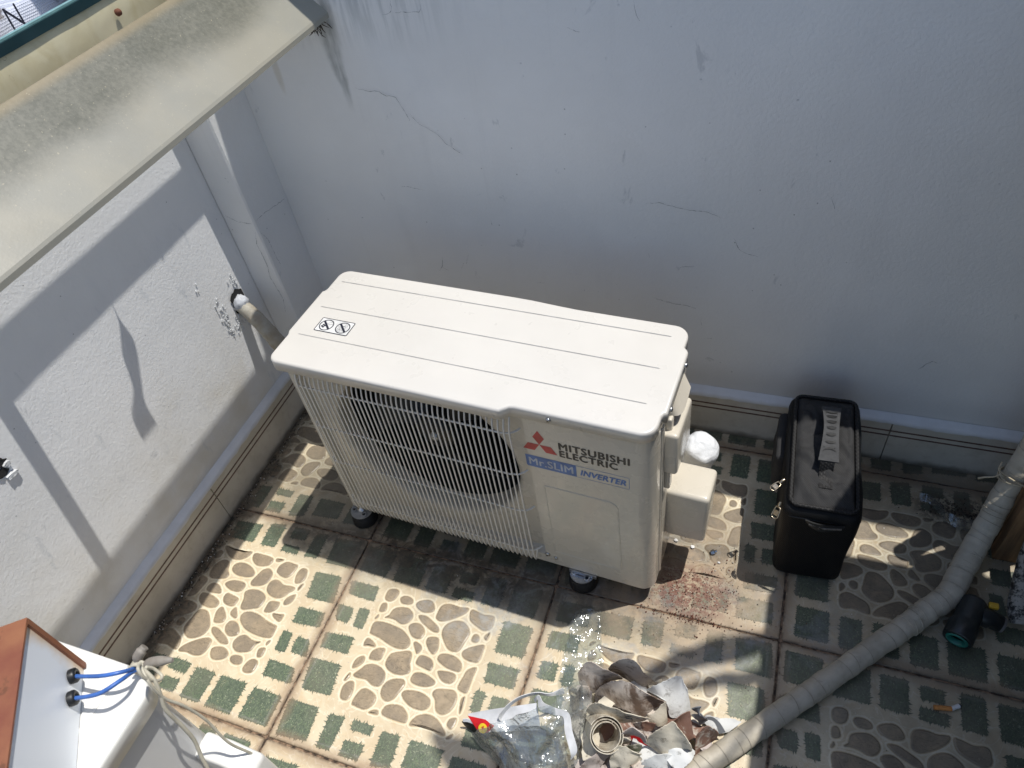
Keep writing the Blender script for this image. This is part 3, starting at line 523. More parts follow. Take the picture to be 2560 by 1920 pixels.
def lid_mesh(P, z1, skirt, r=.0055):
    mb = MB(); n = len(P); rings = [(-.004, z1-skirt), (0, z1-skirt)] + [(-r*(1-math.cos(math.radians(a))), z1-r+r*math.sin(math.radians(a))) for a in (0, 22, 45, 68, 90)]
    vs = []
    for d, z in rings: vs += [(a, b, z) for a, b in offset(P, d)]
    m = len(rings); mb.add(vs, [(i*n+k, i*n+(k+1) % n, (i+1)*n+(k+1) % n, (i+1)*n+k) for i in range(m-1) for k in range(n)], 0, True)
    mb.add(vs[-n:], [tuple(range(n))], 0, True); return mb
ac = thing('outdoor_unit', 'large cream air conditioner outdoor unit with wire fan grille standing on the tiles', 'air conditioner', (-0.0595, 0.0562, 0), -0.05589)
LO = lid_outline(W, DP, FL, FS)
lid = obj('top_panel', lid_mesh(LO, HT, .026), M_EN, ac, merge=True)
for b in (.230, .143, .054):
    m = MB(); x0_, x1_ = .017, .757; z = HT+.0006
    m.add([(x0_, b-.0009, z), (x0_+.004, b-.0009, z), (x1_-.004, b-.0009, z), (x1_, b, z), (x1_-.004, b+.0005, z), (x0_+.004, b+.0005, z), (x0_+.004, b, z+.0011), (x1_-.004, b, z+.0011)],
          [(1, 2, 7, 6), (2, 3, 7), (3, 4, 7), (4, 5, 6, 7), (5, 0, 6), (0, 1, 6)])
    obj('pressed_line', m, simple('pressed_line_shade', (.58, .565, .53), .5) if b == .230 else D.materials['pressed_line_shade'], lid)
# screws
def screw(parent, loc, ax, r=.0052, name='screw'):
    m = MB(); m.lathe((0, 0, 0), ax, [(r, 0), (r, .0012), (r*.7, .003), (.0005, .0034)], 14)
    A = Vector(ax).normalized(); u = A.orthogonal().normalized(); w = A.cross(u)
    for d in (u, w):
        e = A.cross(d); c = A*.0034; m.add([c+d*r*.5+e*r*.1, c+d*r*.5-e*r*.1, c-d*r*.5-e*r*.1, c-d*r*.5+e*r*.1], [(0, 1, 2, 3)], 1)
    o = obj(name, m, [M_STEEL, M_BLK], parent); o.location = loc; return o
screw(lid, (.597, -FS-.0002, .5975), (0, -1, 0)); screw(lid, (W+.0101, .068, .595), (1, 0, 0)); screw(lid, (W+.0101, .180, .595), (1, 0, 0))
# warning label on the lid
lb = MB(); z = HT+.0008
def flat(mb, P, z, mi): mb.add([(a, b, z) for a, b in P], [tuple(range(len(P)))], mi)
def ringp(mb, P, w, z, mi):
    n = len(P); Q = offset(P, -w); mb.add([(a, b, z) for a, b in P] + [(a, b, z) for a, b in Q], [(i, (i+1) % n, n+(i+1) % n, n+i) for i in range(n)], mi)
def rrect(x0, y0, x1, y1, r, n=4): return arc(x0+r, y0+r, r, 180, 270, n)+arc(x1-r, y0+r, r, 270, 360, n)+arc(x1-r, y1-r, r, 0, 90, n)+arc(x0+r, y1-r, r, 90, 180, n)
LB = rrect(.0437, .0722, .1252, .1125, .003); flat(lb, LB, z, 0); ringp(lb, LB, .0017, z+.0002, 1)
for cx in (.0645, .1045):
    C_ = arc(cx, .0923, .0165, 0, 360, 36)[:-1]; ringp(lb, C_, .0023, z+.0002, 1)
    d = .0155*.707; w = .0016
    flat(lb, [(cx-d-w, .0923+d-w), (cx-d+w, .0923+d+w), (cx+d+w, .0923-d+w), (cx+d-w, .0923-d-w)], z+.0003, 1)
for k in range(4):
    a = k*90+20; ca, sa = math.cos(math.radians(a)), math.sin(math.radians(a)); flat(lb, arc(.0590+ca*.0034, .0885+sa*.0034, .0024, 0, 360, 10)[:-1], z+.00025, 1)
def line(mb, P, w, z, mi):
    for (a, b), (c, d) in zip(P[:-1], P[1:]):
        L = math.hypot(c-a, d-b) or 1; tx, ty = (c-a)/L*w/2, (d-b)/L*w/2; mb.add([(a-ty, b+tx, z), (a+ty, b-tx, z), (c+ty, d-tx, z), (c-ty, d+tx, z)], [(0, 1, 2, 3)], mi)
line(lb, [(.0605, .0945), (.066, .0985), (.070, .1015), (.0745, .103)], .0005, z+.00025, 1); line(lb, [(.0625, .092), (.0685, .0955), (.0745, .0965), (.0785, .096)], .0005, z+.00025, 1)
line(lb, arc(.1000, .0865, .006, 0, 360, 18), .0004, z+.00025, 1)
for k in range(6): line(lb, [(.1000, .0865), (.1000+.006*math.cos(k*1.047), .0865+.006*math.sin(k*1.047))], .0004, z+.00025, 1)
line(lb, [(.0925, .0935), (.096, .0965), (.108, .0965), (.1105, .0935), (.1085, .0825)], .0005, z+.00025, 1); line(lb, [(.103, .097), (.107, .0975), (.1075, .1045)], .0005, z+.00025, 1); line(lb, [(.1115, .1025), (.113, .098), (.1075, .0965)], .0005, z+.00025, 1)
obj('warning_label', lb, [simple('label_white', (.78, .78, .76), .4), M_INK], lid)
# shell: left side, back, right side with rounded front corner
RC = .030
path = [(.0, 0.)] + arc(.018, DP-.018-.006, .018, 180, 90) + arc(W-.022, DP-.006-.022, .022, 90, 0) + arc(W-RC, RC, RC, 0, -90, 8)
m = MB(); n = len(path); zs = (HB, HT-.022)
vs = [(a, b, z) for z in zs for a, b in path]; m.add(vs, [(i, n+i, n+i+1, i+1) for i in range(n-1)], 0, True)
m.add([(a, b, HB) for a, b in path], [tuple(range(n))[::-1]], 0)
obj('side_panel', m, M_ENB, ac)
# front panel with the round fan opening and its rolled edge
FC = (.280, .362); FR = .2150; N = 96
def rect_pt(k):
    a = 2*math.pi*k/N; dx, dz = math.cos(a), math.sin(a); x0r, x1r, z0r, z1r = .022, .528, .098, HT-.022
    t = min([(x1r-FC[0])/dx if dx > 1e-9 else 9, (x0r-FC[0])/dx if dx < -1e-9 else 9, (z1r-FC[1])/dz if dz > 1e-9 else 9, (z0r-FC[1])/dz if dz < -1e-9 else 9])
    return FC[0]+dx*t, FC[1]+dz*t
m = MB(); outer = [rect_pt(k) for k in range(N)]; rings = [(FR+.012, 0.), (FR+.006, .0012), (FR+.001, .006), (FR-.001, .016), (FR-.001, .05)]
RB = .017
vs = [(a, RB, c) for a, c in outer] + [(FC[0]+math.cos(2*math.pi*k/N)*r, b+RB, FC[1]+math.sin(2*math.pi*k/N)*r) for r, b in rings for k in range(N)]
m.add(vs, [(i*N+k, (i+1)*N+k, (i+1)*N+(k+1) % N, i*N+(k+1) % N) for i in range(1) for k in range(N)], 0, False)
m.add(vs[N:], [(i*N+k, (i+1)*N+k, (i+1)*N+(k+1) % N, i*N+(k+1) % N) for i in range(len(rings)-1) for k in range(N)], 0, True)
# fill the rectangle corners missed by the radial fan
for cx, cz in ((.022, .098), (.022, HT-.022), (.528, .098), (.528, HT-.022)):
    a = math.atan2(cz-FC[1], cx-FC[0]) % (2*math.pi); k = int(a/(2*math.pi)*N); p1, p2 = outer[k % N], outer[(k+1) % N]
    tri = [(p1[0], RB, p1[1]), (p2[0], RB, p2[1]), (cx, RB, cz)]; m.add(tri, [(0, 2, 1)])
zt_ = HT-.022
for (xa, za, xb, zb) in ((0., HB, .014, zt_), (.536, HB, W-RC, zt_), (.014, HB, .536, .090)): m.add([(xa, 0, za), (xb, 0, za), (xb, 0, zb), (xa, 0, zb)], [(0, 1, 2, 3)])
m.add([(.014, 0, .090), (.022, RB, .098), (.022, RB, zt_), (.014, 0, zt_)], [(0, 1, 2, 3)], 0); m.add([(.536, 0, .090), (.528, RB, .098), (.528, RB, zt_), (.536, 0, zt_)], [(3, 2, 1, 0)], 0); m.add([(.014, 0, .090), (.536, 0, .090), (.528, RB, .098), (.022, RB, .098)], [(0, 1, 2, 3)], 0)
fp = obj('front_panel', m, M_ENB, ac)
# pressed panel low on the right
m = MB(); E = rrect(.5600, .1145, .7150, .3665, .004); E = [q for q in E]
E = arc(.5635, .118, .0035, 180, 270, 3)+arc(.7115, .118, .0035, 270, 360, 3)+arc(.7130-.020, .3665-.020, .020, 0, 90, 6)+arc(.5640, .3625, .004, 90, 180, 3)
n = len(E); A = offset(E, .0016); B = offset(E, -.0016)
vs = [(a, 0.-.0001, c) for a, c in A]+[(a, -.0016, c) for a, c in E]+[(a, -.0001, c) for a, c in B]
m.add(vs, [(i*n+k, i*n+(k+1) % n, (i+1)*n+(k+1) % n, (i+1)*n+k) for i in range(2) for k in range(n)], 0, True)
obj('pressed_border', m, M_ENB, fp)
# rolled seam strips on the right side
for b0, zz0, zz1 in ((.046, .075, .565), (.058, .06, .56)):
    m = MB(); m.tube([(W-.0005, b0, zz0), (W-.0005, b0, zz1)], .0035, 8); obj('side_seam', m, M_ENB, ac)
m = MB(); m.rbox((W+.005, .083, .455), (.007, .010, .105), .004, n=2); obj('side_rib', m, M_ENB, ac)
m = MB(); m.rbox((W+.0085, .118, .468), (.019, .058, .058), .008, n=3, fn=lambda v: Vector((v.x, v.y, v.z-(v.y*.12)))); obj('service_cover', m, M_ENB, ac)
m = MB(); m.ribbon([(W+.003, .080, .588), (W+.006, .12, .590), (W+.003, .178, .588)], [(W+.006, .084, .560), (W+.024, .100, .556), (W+.024, .165, .556), (W+.006, .180, .560)][:3], .0016, sub=6); obj('handle_flap', m, M_ENB, ac)
# valve cover
m = MB(); m.rbox((W+.040, .148, .217), (.046, .044, .080), .010, n=3, fn=lambda v: Vector((v.x*(1+.04*v.z/.08), v.y, v.z))); vc = obj('valve_cover', m, M_ENB, ac)
# fan, motor, coil behind the grille
m = MB(); m.add([(.035, .19, .09), (.545, .19, .09), (.545, .19, .58), (.035, .19, .58)], [(0, 1, 2, 3)]); m.add([(FC[0]+math.cos(2*math.pi*k/48)*r, b, FC[1]+math.sin(2*math.pi*k/48)*r) for r, b in ((FR-.001, .066), (FR+.03, .19)) for k in range(48)], [(k, 48+k, 48+(k+1) % 48, (k+1) % 48) for k in range(48)])
obj('coil_chamber', m, M_DARK, ac)
m = MB()
for k in range(60): 
    x = .05+k*.0082; m.box(x, .182, .10, x+.0012, .189, .57)
co = obj('coil_fins', m, M_DARK, ac); co['kind'] = 'stuff'
fan = obj('fan_hub', MB().lathe((FC[0], .09, FC[1]), (0, -1, 0), [(.046, -.03), (.046, .02), (.040, .028), (.001, .030)], 32), M_BLK, ac)
for k in range(3):
    m = MB(); A_, B_ = [], []
    a0 = math.radians(k*120+25)
    for i in range(8):
        r = .043+(.195-.043)*i/7; sweep = math.radians(22*i/7); s = .55+.55*i/7
        A_.append((FC[0]+r*math.cos(a0+sweep+s*.62), .070, FC[1]+r*math.sin(a0+sweep+s*.62))); B_.append((FC[0]+r*math.cos(a0+sweep-s*.45), .115, FC[1]+r*math.sin(a0+sweep-s*.45)))
    m.ribbon(A_, B_, .003, sub=2, cross=6); obj('fan_blade', m, M_BLK, fan)
m = MB(); m.lathe((FC[0], .060, FC[1]), (0, -1, 0), [(.012, -.01), (.012, .006), (.006, .010), (.0005, .011)], 16); obj('fan_nut', m, M_STEEL, fan)
m = MB(); m.tube([(.415, .145, .43), (.455, .145, .425)], .011, 12); obj('coil_pipe', m, M_STEEL, ac)
m = MB(); m.rbox((.452, .10, .165), (.030, .02, .017), .006, n=1); obj('inner_bracket', m, simple('grey_bracket', (.30, .36, .40), .4), ac)
# wire grille: every wire its own piece
NWR = 43; wsrc = None
for k in range(NWR):
    a = .0365+k*(.4805/(NWR-1))
    if wsrc is None:
        m = MB(); pts = [(0, -.0055, .590), (0, -.0085, .580), (0, -.0150, .568), (0, -.0205, .552), (0, -.0225, .535), (0, -.0235, .34), (0, -.0228, .120), (0, -.0205, .098), (0, -.0165, .085), (0, -.0120, .090), (0, -.0008, .112)]
        m.tube(pts, .0019, 6); wsrc = obj('grille_wire', m, M_EN2, ac); w0 = wsrc; wsrc.location = (a, 0, 0)
    else: inst('grille_wire', w0, ac, (a, 0, 0))
for i, zz in enumerate((.535, .407, .280, .122)):
    m = MB(); yb = -.0195
    m.tube([(.024, -.001, zz+.002), (.0265, -.010, zz+.001), (.033, -.018, zz), (.05, yb, zz), (.28, yb, zz), (.497, yb, zz), (.515, -.016, zz), (.524, -.009, zz+.001), (.530, -.001, zz+.002)], .0022, 6)
    obj('grille_crossbar', m, M_EN2, ac)
screw(fp, (.540, -.0005, .093), (0, -1, 0), .0065); screw(fp, (.560, -.0005, .0865), (0, -1, 0), .005)
# printing on the front
def text_mb(s, x, z, h=None, w=None, bold=0., shear=0., space=1.):
    cu = D.curves.new('t', 'FONT'); cu.body = s; cu.offset = bold; cu.shear = shear; cu.space_character = space; cu.resolution_u = 3
    o = D.objects.new('t', cu); COL.objects.link(o); bpy.context.view_layer.update()
    me = o.to_mesh(); vs = [v.co.copy() for v in me.vertices]; fs = [tuple(q.vertices) for q in me.polygons]; o.to_mesh_clear()
    D.objects.remove(o); D.curves.remove(cu)
    x0 = min(v.x for v in vs); x1 = max(v.x for v in vs); y0 = min(v.y for v in vs); y1 = max(v.y for v in vs)
    sx = w/(x1-x0); sy = h/(y1-y0)
    return [(x+(v.x-x0)*sx, z+(v.y-y0)*sy) for v in vs], fs
def front_text(name, s, x, z, w, h, mat, y=-.0004, thick=.0007, **k):
    V, Fc = text_mb(s, x, z, h, w, **k); m = MB()
    for i, (dx, dz) in enumerate(((0, 0), (thick, 0), (-thick, 0), (0, thick*.7), (0, -thick*.7))): m.add([(a+dx, y-i*.00003, c+dz) for a, c in V], [f for f in Fc])
    return obj(name, m, mat, fp)
front_text('lettering', 'MITSUBISHI', .6038, .4985, .1348, .0195, M_GRAYT, space=1.12, thick=.0011)
front_text('lettering', 'ELECTRIC', .6038, .4770, .1120, .0185, M_GRAYT, space=1.12, thick=.0011)
m = MB(); cx, cz = .5636, .4990; h = .0405; w = .0118
for a in (90, 210, 330):
    d = Vector((math.cos(math.radians(a)), math.sin(math.radians(a)))); e = Vector((-d.y, d.x))
    q = [(0, 0), tuple(d*h/2+e*w), tuple(d*h), tuple(d*h/2-e*w)]; m.add([(cx+u, -.0004, cz+v) for u, v in q], [(0, 1, 2, 3)][::1])
obj('emblem', m, M_RED, fp)
m = MB(); P = arc(.534, .4285, .004, 180, 270, 3)+[(.6333, .4245), (.6333, .4605), (.530, .4605)]; m.add([(a, -.0004, c) for a, c in P], [tuple(range(len(P)))]); obj('blue_band', m, M_BLUE, fp)
m = MB(); Q = [(.6333, .4245), (.7380-.002, .4245), (.7380, .4265), (.7380, .4585), (.736, .4605), (.6333, .4605)]
R_ = offset(Q, -.0009); n = len(Q); m.add([(a, -.0004, c) for a, c in Q]+[(a, -.0004, c) for a, c in R_], [(i, (i+1) % n, n+(i+1) % n, n+i) for i in range(n)]); obj('blue_frame', m, M_BLUE, fp)
front_text('lettering', 'Mr.SLIM', .5370, .4320, .0900, .0215, M_PALE, y=-.0007, thick=.0006, space=1.05)
front_text('lettering', 'INVERTER', .6420, .4335, .0890, .0165, M_BLUE, thick=.0009, shear=.25, space=1.05)
# feet
def foot(x, y, steel):
    e = obj('rubber_foot', MB().lathe((x, y, 0), (0, 0, 1), [(.030, 0), (.034, .006), (.032, .022), (.026, .034), (.012, .040)], 24), M_RUB, ac)
    m = MB(); P = arc(x, y, .029, 0, 360, 28)[:-1]
    m.prism(P, .0405, .0435, sm=False)
    for a in (200, 320): m.lathe((x+.019*math.cos(math.radians(a)), y+.019*math.sin(math.radians(a)), .0436), (0, 0, 1), [(.0075, 0), (.0075, .003), (.004, .003), (.004, 0)], 14, mi=0)
    for a in (200, 320): m.lathe((x+.019*math.cos(math.radians(a)), y+.019*math.sin(math.radians(a)), .0440), (0, 0, 1), [(.004, 0), (.0001, .0)], 12, mi=1)
    obj('foot_bracket', m, [M_STEEL if steel else simple('grey_foot_plastic', (.30, .30, .29), .6), M_BLK], e)
    obj('foot_bolt', MB().lathe((x, y+.002, .0436), (0, 0, 1), [(.012, 0), (.012, .006), (.0075, .006), (.0055, .016), (.0005, .018)], 16), [M_RUST if steel else M_STEEL], e)
foot(.020, .002, False); foot(.6185, .006, True); foot(.020, .235, False); foot(.6185, .235, False)
m = MB(); m.box(.59, -.004, .046, .655, .03, .056); obj('mounting_rail', m, M_STEEL, ac)
# white wrapped pipe end behind the valve cover
def sph(mb, c, r, sc=(1, 1, 1), amp=.1, fr=4, mi=0, nu=28, nv=18, seed=0):
    vs = []
    for i in range(nv+1):
        th_ = math.pi*i/nv
        for j in range(nu):
            ph = 2*math.pi*j/nu; d = Vector((math.sin(th_)*math.cos(ph), math.sin(th_)*math.sin(ph), math.cos(th_)))
            k = 1+amp*mnoise.noise(d*fr+Vector((seed, 0, 0)))+amp*.5*abs(mnoise.noise(Vector((ph*3, th_*1.2, seed))))
            vs.append((c[0]+d.x*r*sc[0]*k, c[1]+d.y*r*sc[1]*k, c[2]+d.z*r*sc[2]*k))
    mb.add(vs, [(i*nu+j, (i+1)*nu+j, (i+1)*nu+(j+1) % nu, i*nu+(j+1) % nu) for i in range(nv) for j in range(nu)], mi, True); return mb
M_WRAP = simple('white_plastic_film', (.82, .84, .86), .25, sc=15, bump=.8, bsc=28, spec=.5, var=.03, bd=.006)
m = MB(); a_ = Vector((0.75647, 0.28967, 0.17)); b_ = Vector((0.77836, 0.28913, 0.255)); ax_ = (b_-a_); Lw = ax_.length
pr = [(.033, -.02), (.035, 0), (.039, Lw*.4), (.040, Lw*.75)] + [(.040*math.cos(math.radians(t_)), Lw*.8+.036*math.sin(math.radians(t_))) for t_ in (0, 15, 30, 45, 60, 75, 89.5)]
m.lathe(a_, ax_, [(pr[i][0]+(pr[i+1][0]-pr[i][0])*k_/4, pr[i][1]+(pr[i+1][1]-pr[i][1])*k_/4) for i in range(len(pr)-1) for k_ in range(4)]+[pr[-1]], 64)
m.v = [tuple(Vector(v)+mnoise.noise_vector(Vector(v)*30)*.0045+(Vector(v)-b_).normalized()*(abs(mnoise.noise(Vector((v[0]*60, v[1]*60, v[2]*14))))*.0035)) for v in m.v]; wp = solo('wrapped_pipe_end', m, M_WRAP, 'rounded pipe end bundled in white plastic film behind the valve cover', 'pipe')
# ================================================================== wrapped pipe lying across the floor
def wrapcloth(name, c1, c2):
    t = NT(name); c = t.mix(t.map(t.noise(16, 6, .65), .35, .68), c1, c2); c = t.mix(t.map(t.noise(70, 5, .7), .55, .75, 0., .35), c, tuple(v*.45 for v in c2))
    t.col(c).set(.55, .4); t.bump(t.M('ADD', t.noise(90, 4), t.noise(28, 3)), .5, .002); return t.m
M_TAPE = wrapcloth('pipe_tape', (.50, .455, .37, 1), (.41, .37, .295, 1))
def wrapped(name, P, radii, parent=None, pitch=.034, sub=26, n=22, amp=.0016, seed=0, mat=None):
    Q = smooth(P, sub); m = len(Q); rr = []; s = 0
    k = len(P)-1
    for i, q in enumerate(Q):
        if i: s += (q-Q[i-1]).length
        u = i/(m-1)*k; a = int(min(k-1, u)); r = radii[a]+(radii[a+1]-radii[a])*(u-a)
        ph = (s/pitch) % 1.; st = (1-ph)*.0007 if ph > .06 else -.0002
        rr.append(r+st+mnoise.noise(Vector((s*60, seed, 0)))*amp*.7+mnoise.noise(Vector((s*16, seed, 5)))*amp)
    mb = MB(); mb.tube(Q, rr, n)
    o = 0
    mb.v = [tuple(Vector(v)+mnoise.noise_vector(Vector(v)*38+Vector((seed, 0, 0)))*amp) for v in mb.v]
    return mb
PP = [(0.8102, -0.3821, 0.026), (0.8952, -0.2897, 0.026), (0.9867, -0.1904, 0.027), (1.0804, -0.0877, 0.028), (1.156, -0.0034, 0.028), (1.2265, 0.072, 0.03), (1.2794, 0.1312, 0.034), (1.3178, 0.1742, 0.04), (1.3481, 0.246, 0.056), (1.3762, 0.312, 0.095), (1.396, 0.361, 0.16), (1.4062, 0.3835, 0.235), (1.4135, 0.3989, 0.32), (1.4136, 0.4014, 0.43), (1.4001, 0.3735, 0.58)]
pp = solo('wrapped_pipe', wrapped('p', PP, [.0212, .0212, .0212, .0214, .0216, .0228, .0240, .0245, .0242, .0236, .0230, .0228, .0226, .0224, .0222]), M_TAPE, 'long insulated pipe wound in dirty cream tape bending up across the tiles', 'pipe')
# edges of the spirally wound tape
Qr = smooth(PP, 30); rs_ = random.Random(6); acc = 0; nxt = .02
M_EDGE = simple('tape_edge_shadow', (.30, .265, .21), .9)
rl = [.0212, .0212, .0212, .0214, .0216, .0228, .0240, .0245, .0242, .0236, .0230, .0228, .0226, .0224, .0222]
for k in range(2, len(Qr)-3):
    acc += (Qr[k]-Qr[k-1]).length
    if acc > nxt:
        nxt = acc+rs_.choice((.018, .03, .034, .05, .062))*rs_.uniform(.8, 1.2); t = (Qr[k+2]-Qr[k-2]).normalized(); u = t.cross(Vector((0, 0, 1))).normalized(); w = t.cross(u); rr = rl[min(14, round(k/30))]+.0012; ti = rs_.uniform(-.25, .25); ph = rs_.uniform(0, 6)
        m = MB(); m.tube([Qr[k]+(u*math.cos(a)+w*math.sin(a))*rr+t*(math.cos(a+ph)*rr*ti) for a in [j/30*6.2832 for j in range(31)]], .00034, 4, caps=False)
        e_ = obj('tape_edge', m, M_EDGE, pp, tuple(pp.location)); e_.location = (0, 0, 0)
# extra tight folds of tape on the bend
fold = MB(); r = random.Random(4)
Qb = smooth(PP[5:11], 30)
for i in range(26):
    k = r.randint(6, len(Qb)-8); c = Qb[k]; t = (Qb[k+3]-Qb[k-3]).normalized(); u = t.cross(Vector((0, 0, 1))).normalized(); w = t.cross(u); tl_ = r.uniform(-.35, .35)
    R_ = .0246; a0 = r.uniform(0, 6.28); ln = r.uniform(1.8, 4.2); pts = []
    for j in range(12):
        a = a0+ln*j/11; pts.append(c+(u*math.cos(a)+w*math.sin(a))*R_+t*(math.cos(a)*.010*tl_*2))
    fold.tube(pts, [.0001+.0011*math.sin(math.pi*j/11) for j in range(12)], 5)
f_ = obj('tape_fold', fold, M_TAPE); f_.parent = pp; f_.matrix_parent_inverse = Matrix.Translation(-Vector(pp.location))
# string tied round the pipe
m = MB(); c = Vector(PP[10]).lerp(Vector(PP[11]), .72); t = (Vector(PP[11])-Vector(PP[10])).normalized(); u = t.cross(Vector((0, 0, 1))).normalized(); w = t.cross(u)
for d in (-.003, .002, .006): m.tube([c+t*(d+.004*math.sin(a*2+d*900))+(u*math.cos(a)+w*math.sin(a))*.0292 for a in [k/24*6.2832 for k in range(25)]], .0016, 6)
side = -u if (-u).dot(Vector((-1, -.3, 0))) > 0 else u
k0 = c+side*.026+Vector((-.004, -.016, .008))
m.tube([k0, k0+Vector((-.012, -.006, -.004)), k0+Vector((-.026, -.004, -.012)), k0+Vector((-.038, -.008, -.014))], [.0019, .0018, .0021, .0024], 6)
m.tube([k0+Vector((.022, 0, 0)), k0+Vector((.008, -.008, .003)), k0, k0+Vector((-.006, .008, .010)), k0+Vector((-.002, .016, .022))], .0017, 6)
solo('tie_string', m, simple('pale_string', (.55, .47, .33), .8, bump=.4), 'pale knotted string tied round the upright end of the wrapped pipe', 'string')
# ================================================================== pipe stub coming out of the wall
PS = [(-0.455, 0.36352, 0.43448), (-0.425, 0.34214, 0.44032), (-0.385, 0.33372, 0.40552), (-0.345, 0.3258, 0.34114), (-0.3, 0.31471, 0.24778), (-0.24, 0.29121, 0.14928)]
st = wrapped('s', PS, [.0175, .018, .0195, .0205, .0205, .0205], pitch=.045, seed=9)
solo('wrapped_wall_pipe', st, wrapcloth('stub_tape', (.40, .38, .32, 1), (.30, .25, .18, 1)), 'brown stained wrapped pipe sticking out of a broken hole in the left wall', 'pipe')
m = MB(); pc = Vector(PS[1]); 
sph(m, tuple(pc+Vector((.004, 0, .004))), .0215, (1, 1, 1), .25, 3, seed=5, nu=20, nv=14); 
solo('plastic_rag', m, simple('grey_plastic_rag', (.50, .52, .55), .5, bump=.5, bsc=60), 'grey plastic rag stuffed round the pipe in the wall hole', 'rag')
# ================================================================== black fabric tool bag
def fabric(name, c, sc, bump=.6):
    t = NT(name); o = t.obc()
    ch = t.n('ShaderNodeTexWave'); ch.wave_type = 'BANDS'; ch.bands_direction = 'DIAGONAL'; ch.inputs['Scale'].default_value = sc; t.L(o, ch.inputs[0])
    ch2 = t.n('ShaderNodeTexWave'); ch2.wave_type = 'BANDS'; ch2.bands_direction = 'X'; ch2.inputs['Scale'].default_value = sc; t.L(o, ch2.inputs[0])
    h = t.M('MULTIPLY', ch.outputs['Fac'], ch2.outputs['Fac'])
    t.col(t.mix(t.map(h, .2, .8), tuple(v*.35 for v in c), c)).set(.6, .3)
    t.bump(t.M('ADD', h, t.M('MULTIPLY', t.noise(22, 3), 2.)), bump, .0015); return t.m
M_BAG = fabric('bag_fabric', (.008, .0085, .010, 1), 95, .3); M_BAGT = fabric('bag_top_weave', (.088, .088, .09, 1), 150, .9); M_WEB = fabric('bag_webbing', (.035, .034, .034, 1), 60, .5)
bag = thing('tool_bag', 'black fabric tool bag with ribbed rubber handle standing upright on the tiles', 'bag', (1.030, .322, 0), .035)
def wr(a): 
    return lambda v: v + mnoise.noise_vector(v*14)*a*Vector((1, 1, 1)).length
m = MB(); m.rbox((0, 0, .132), (.075, .163, .130), .022, n=10, fn=lambda v: Vector((v.x*(.955+.07*max(0, min(1, (v.z+.02)/.12))), v.y, v.z))+mnoise.noise_vector(v*13)*.0035); obj('bag_body', m, M_BAG, bag, merge=True)
m = MB()
for i in range(25):
    for j in range(51):
        u = i/24; v = j/50; x = -.0585+.117*u; y = -.147+.294*v; e = min(u, 1-u, v, 1-v); pad = min(1, e/.08)
        z = .2625+.0085*pad+(mnoise.noise(Vector((x*17, y*17, 2)))*.0085+abs(mnoise.noise(Vector((x*34+y*12, y*24, 6))))*.026)*pad
        m.v.append((x, y, z))
for i in range(24):
    for j in range(50): m.f.append((i*51+j, (i+1)*51+j, (i+1)*51+j+1, i*51+j+1)); m.mi.append(0); m.sm.append(True)
top = obj('padded_top', m, M_BAGT, bag)
def loop(x, y, r, z, n=5): return [(a, b, z) for a, b in rrect(-x, -y, x, y, r, n)]
L = loop(.0635, .152, .016, .2655); m = MB(); m.tube(L+[L[0], L[1]], .0042, 8, caps=False); obj('piping', m, M_WEB, bag)
L = loop(.0735, .161, .02, .235); m = MB(); m.tube(L+[L[0], L[1]], .0028, 6, caps=False); obj('zip', m, M_BLK, bag)
# side pocket, front gusset with zip teeth
m = MB(); m.rbox((-.080, .075, .160), (.014, .070, .055), .012, n=6, fn=lambda v: v+mnoise.noise_vector(v*20+Vector((3, 0, 0)))*.004); obj('side_pocket', m, M_BAGT, bag)
m = MB(); m.ribbon([(-.030, -.165, .236), (.0, -.172, .238), (.045, -.166, .236)], [(-.020, -.168, .222), (.002, -.176, .220), (.040, -.168, .224)], .003, sub=6); 
gz = obj('zip_gusset', m, M_BLK, bag)
m = MB()
for k in range(26): m.box(-.022+k*.0024, -.1765+abs(k-12)*.0004, .2275, -.0206+k*.0024, -.1735+abs(k-12)*.0004, .2315)
o = obj('zip_teeth', m, M_STEEL, gz); o['kind'] = 'stuff'
# webbing patch and rubber grip
def zt(x, y): return .2715+mnoise.noise(Vector((x*17, y*17, 2)))*.0085+.003
m = MB(); m.ribbon([(-.012, -.108, zt(0, -.11)), (-.012, -.084, zt(0, -.08)), (-.012, -.070, .280)], [(.014, -.108, zt(0, -.11)), (.014, -.084, zt(0, -.08)), (.014, -.070, .280)], .0022, sub=5); obj('web_patch', m, M_WEB, bag)
m = MB(); m.ribbon([(-.013, -.068, .277), (-.013, -.058, .300), (-.012, -.045, .304)], [(.014, -.068, .277), (.014, -.058, .300), (.013, -.045, .304)], .0026, sub=6); obj('handle_strap', m, M_WEB, bag)
m = MB(); m.ribbon([(-.010, .098, .278), (-.010, .092, .300), (-.010, .082, .306)], [(.015, .098, .278), (.015, .092, .300), (.015, .082, .306)], .0026, sub=6); obj('handle_strap', m, M_WEB, bag)
def hz(v): return .303+.016*math.sin(math.pi*max(0, min(1, (v+.058)/.150)))
def hw(v): 
    t_ = (v+.058)/.150; return .0150+.0050*abs(2*t_-1)**1.6
def hx(v): return .0015+.004*((v+.058)/.150)
m = MB(); A_ = [(hx(v)-hw(v), v, hz(v)-.0015) for v in [-.058+.15*i/14 for i in range(15)]]; B_ = [(hx(v)+hw(v), v, hz(v)-.0015) for v in [-.058+.15*i/14 for i in range(15)]]
M_GRIP = simple('grip_rubber', (.055, .056, .058), .8, sc=60, bump=.1)
hd = MB(); hd.ribbon(A_, B_, .0052, sub=2, cross=6); handle = obj('handle', hd, M_GRIP, bag)
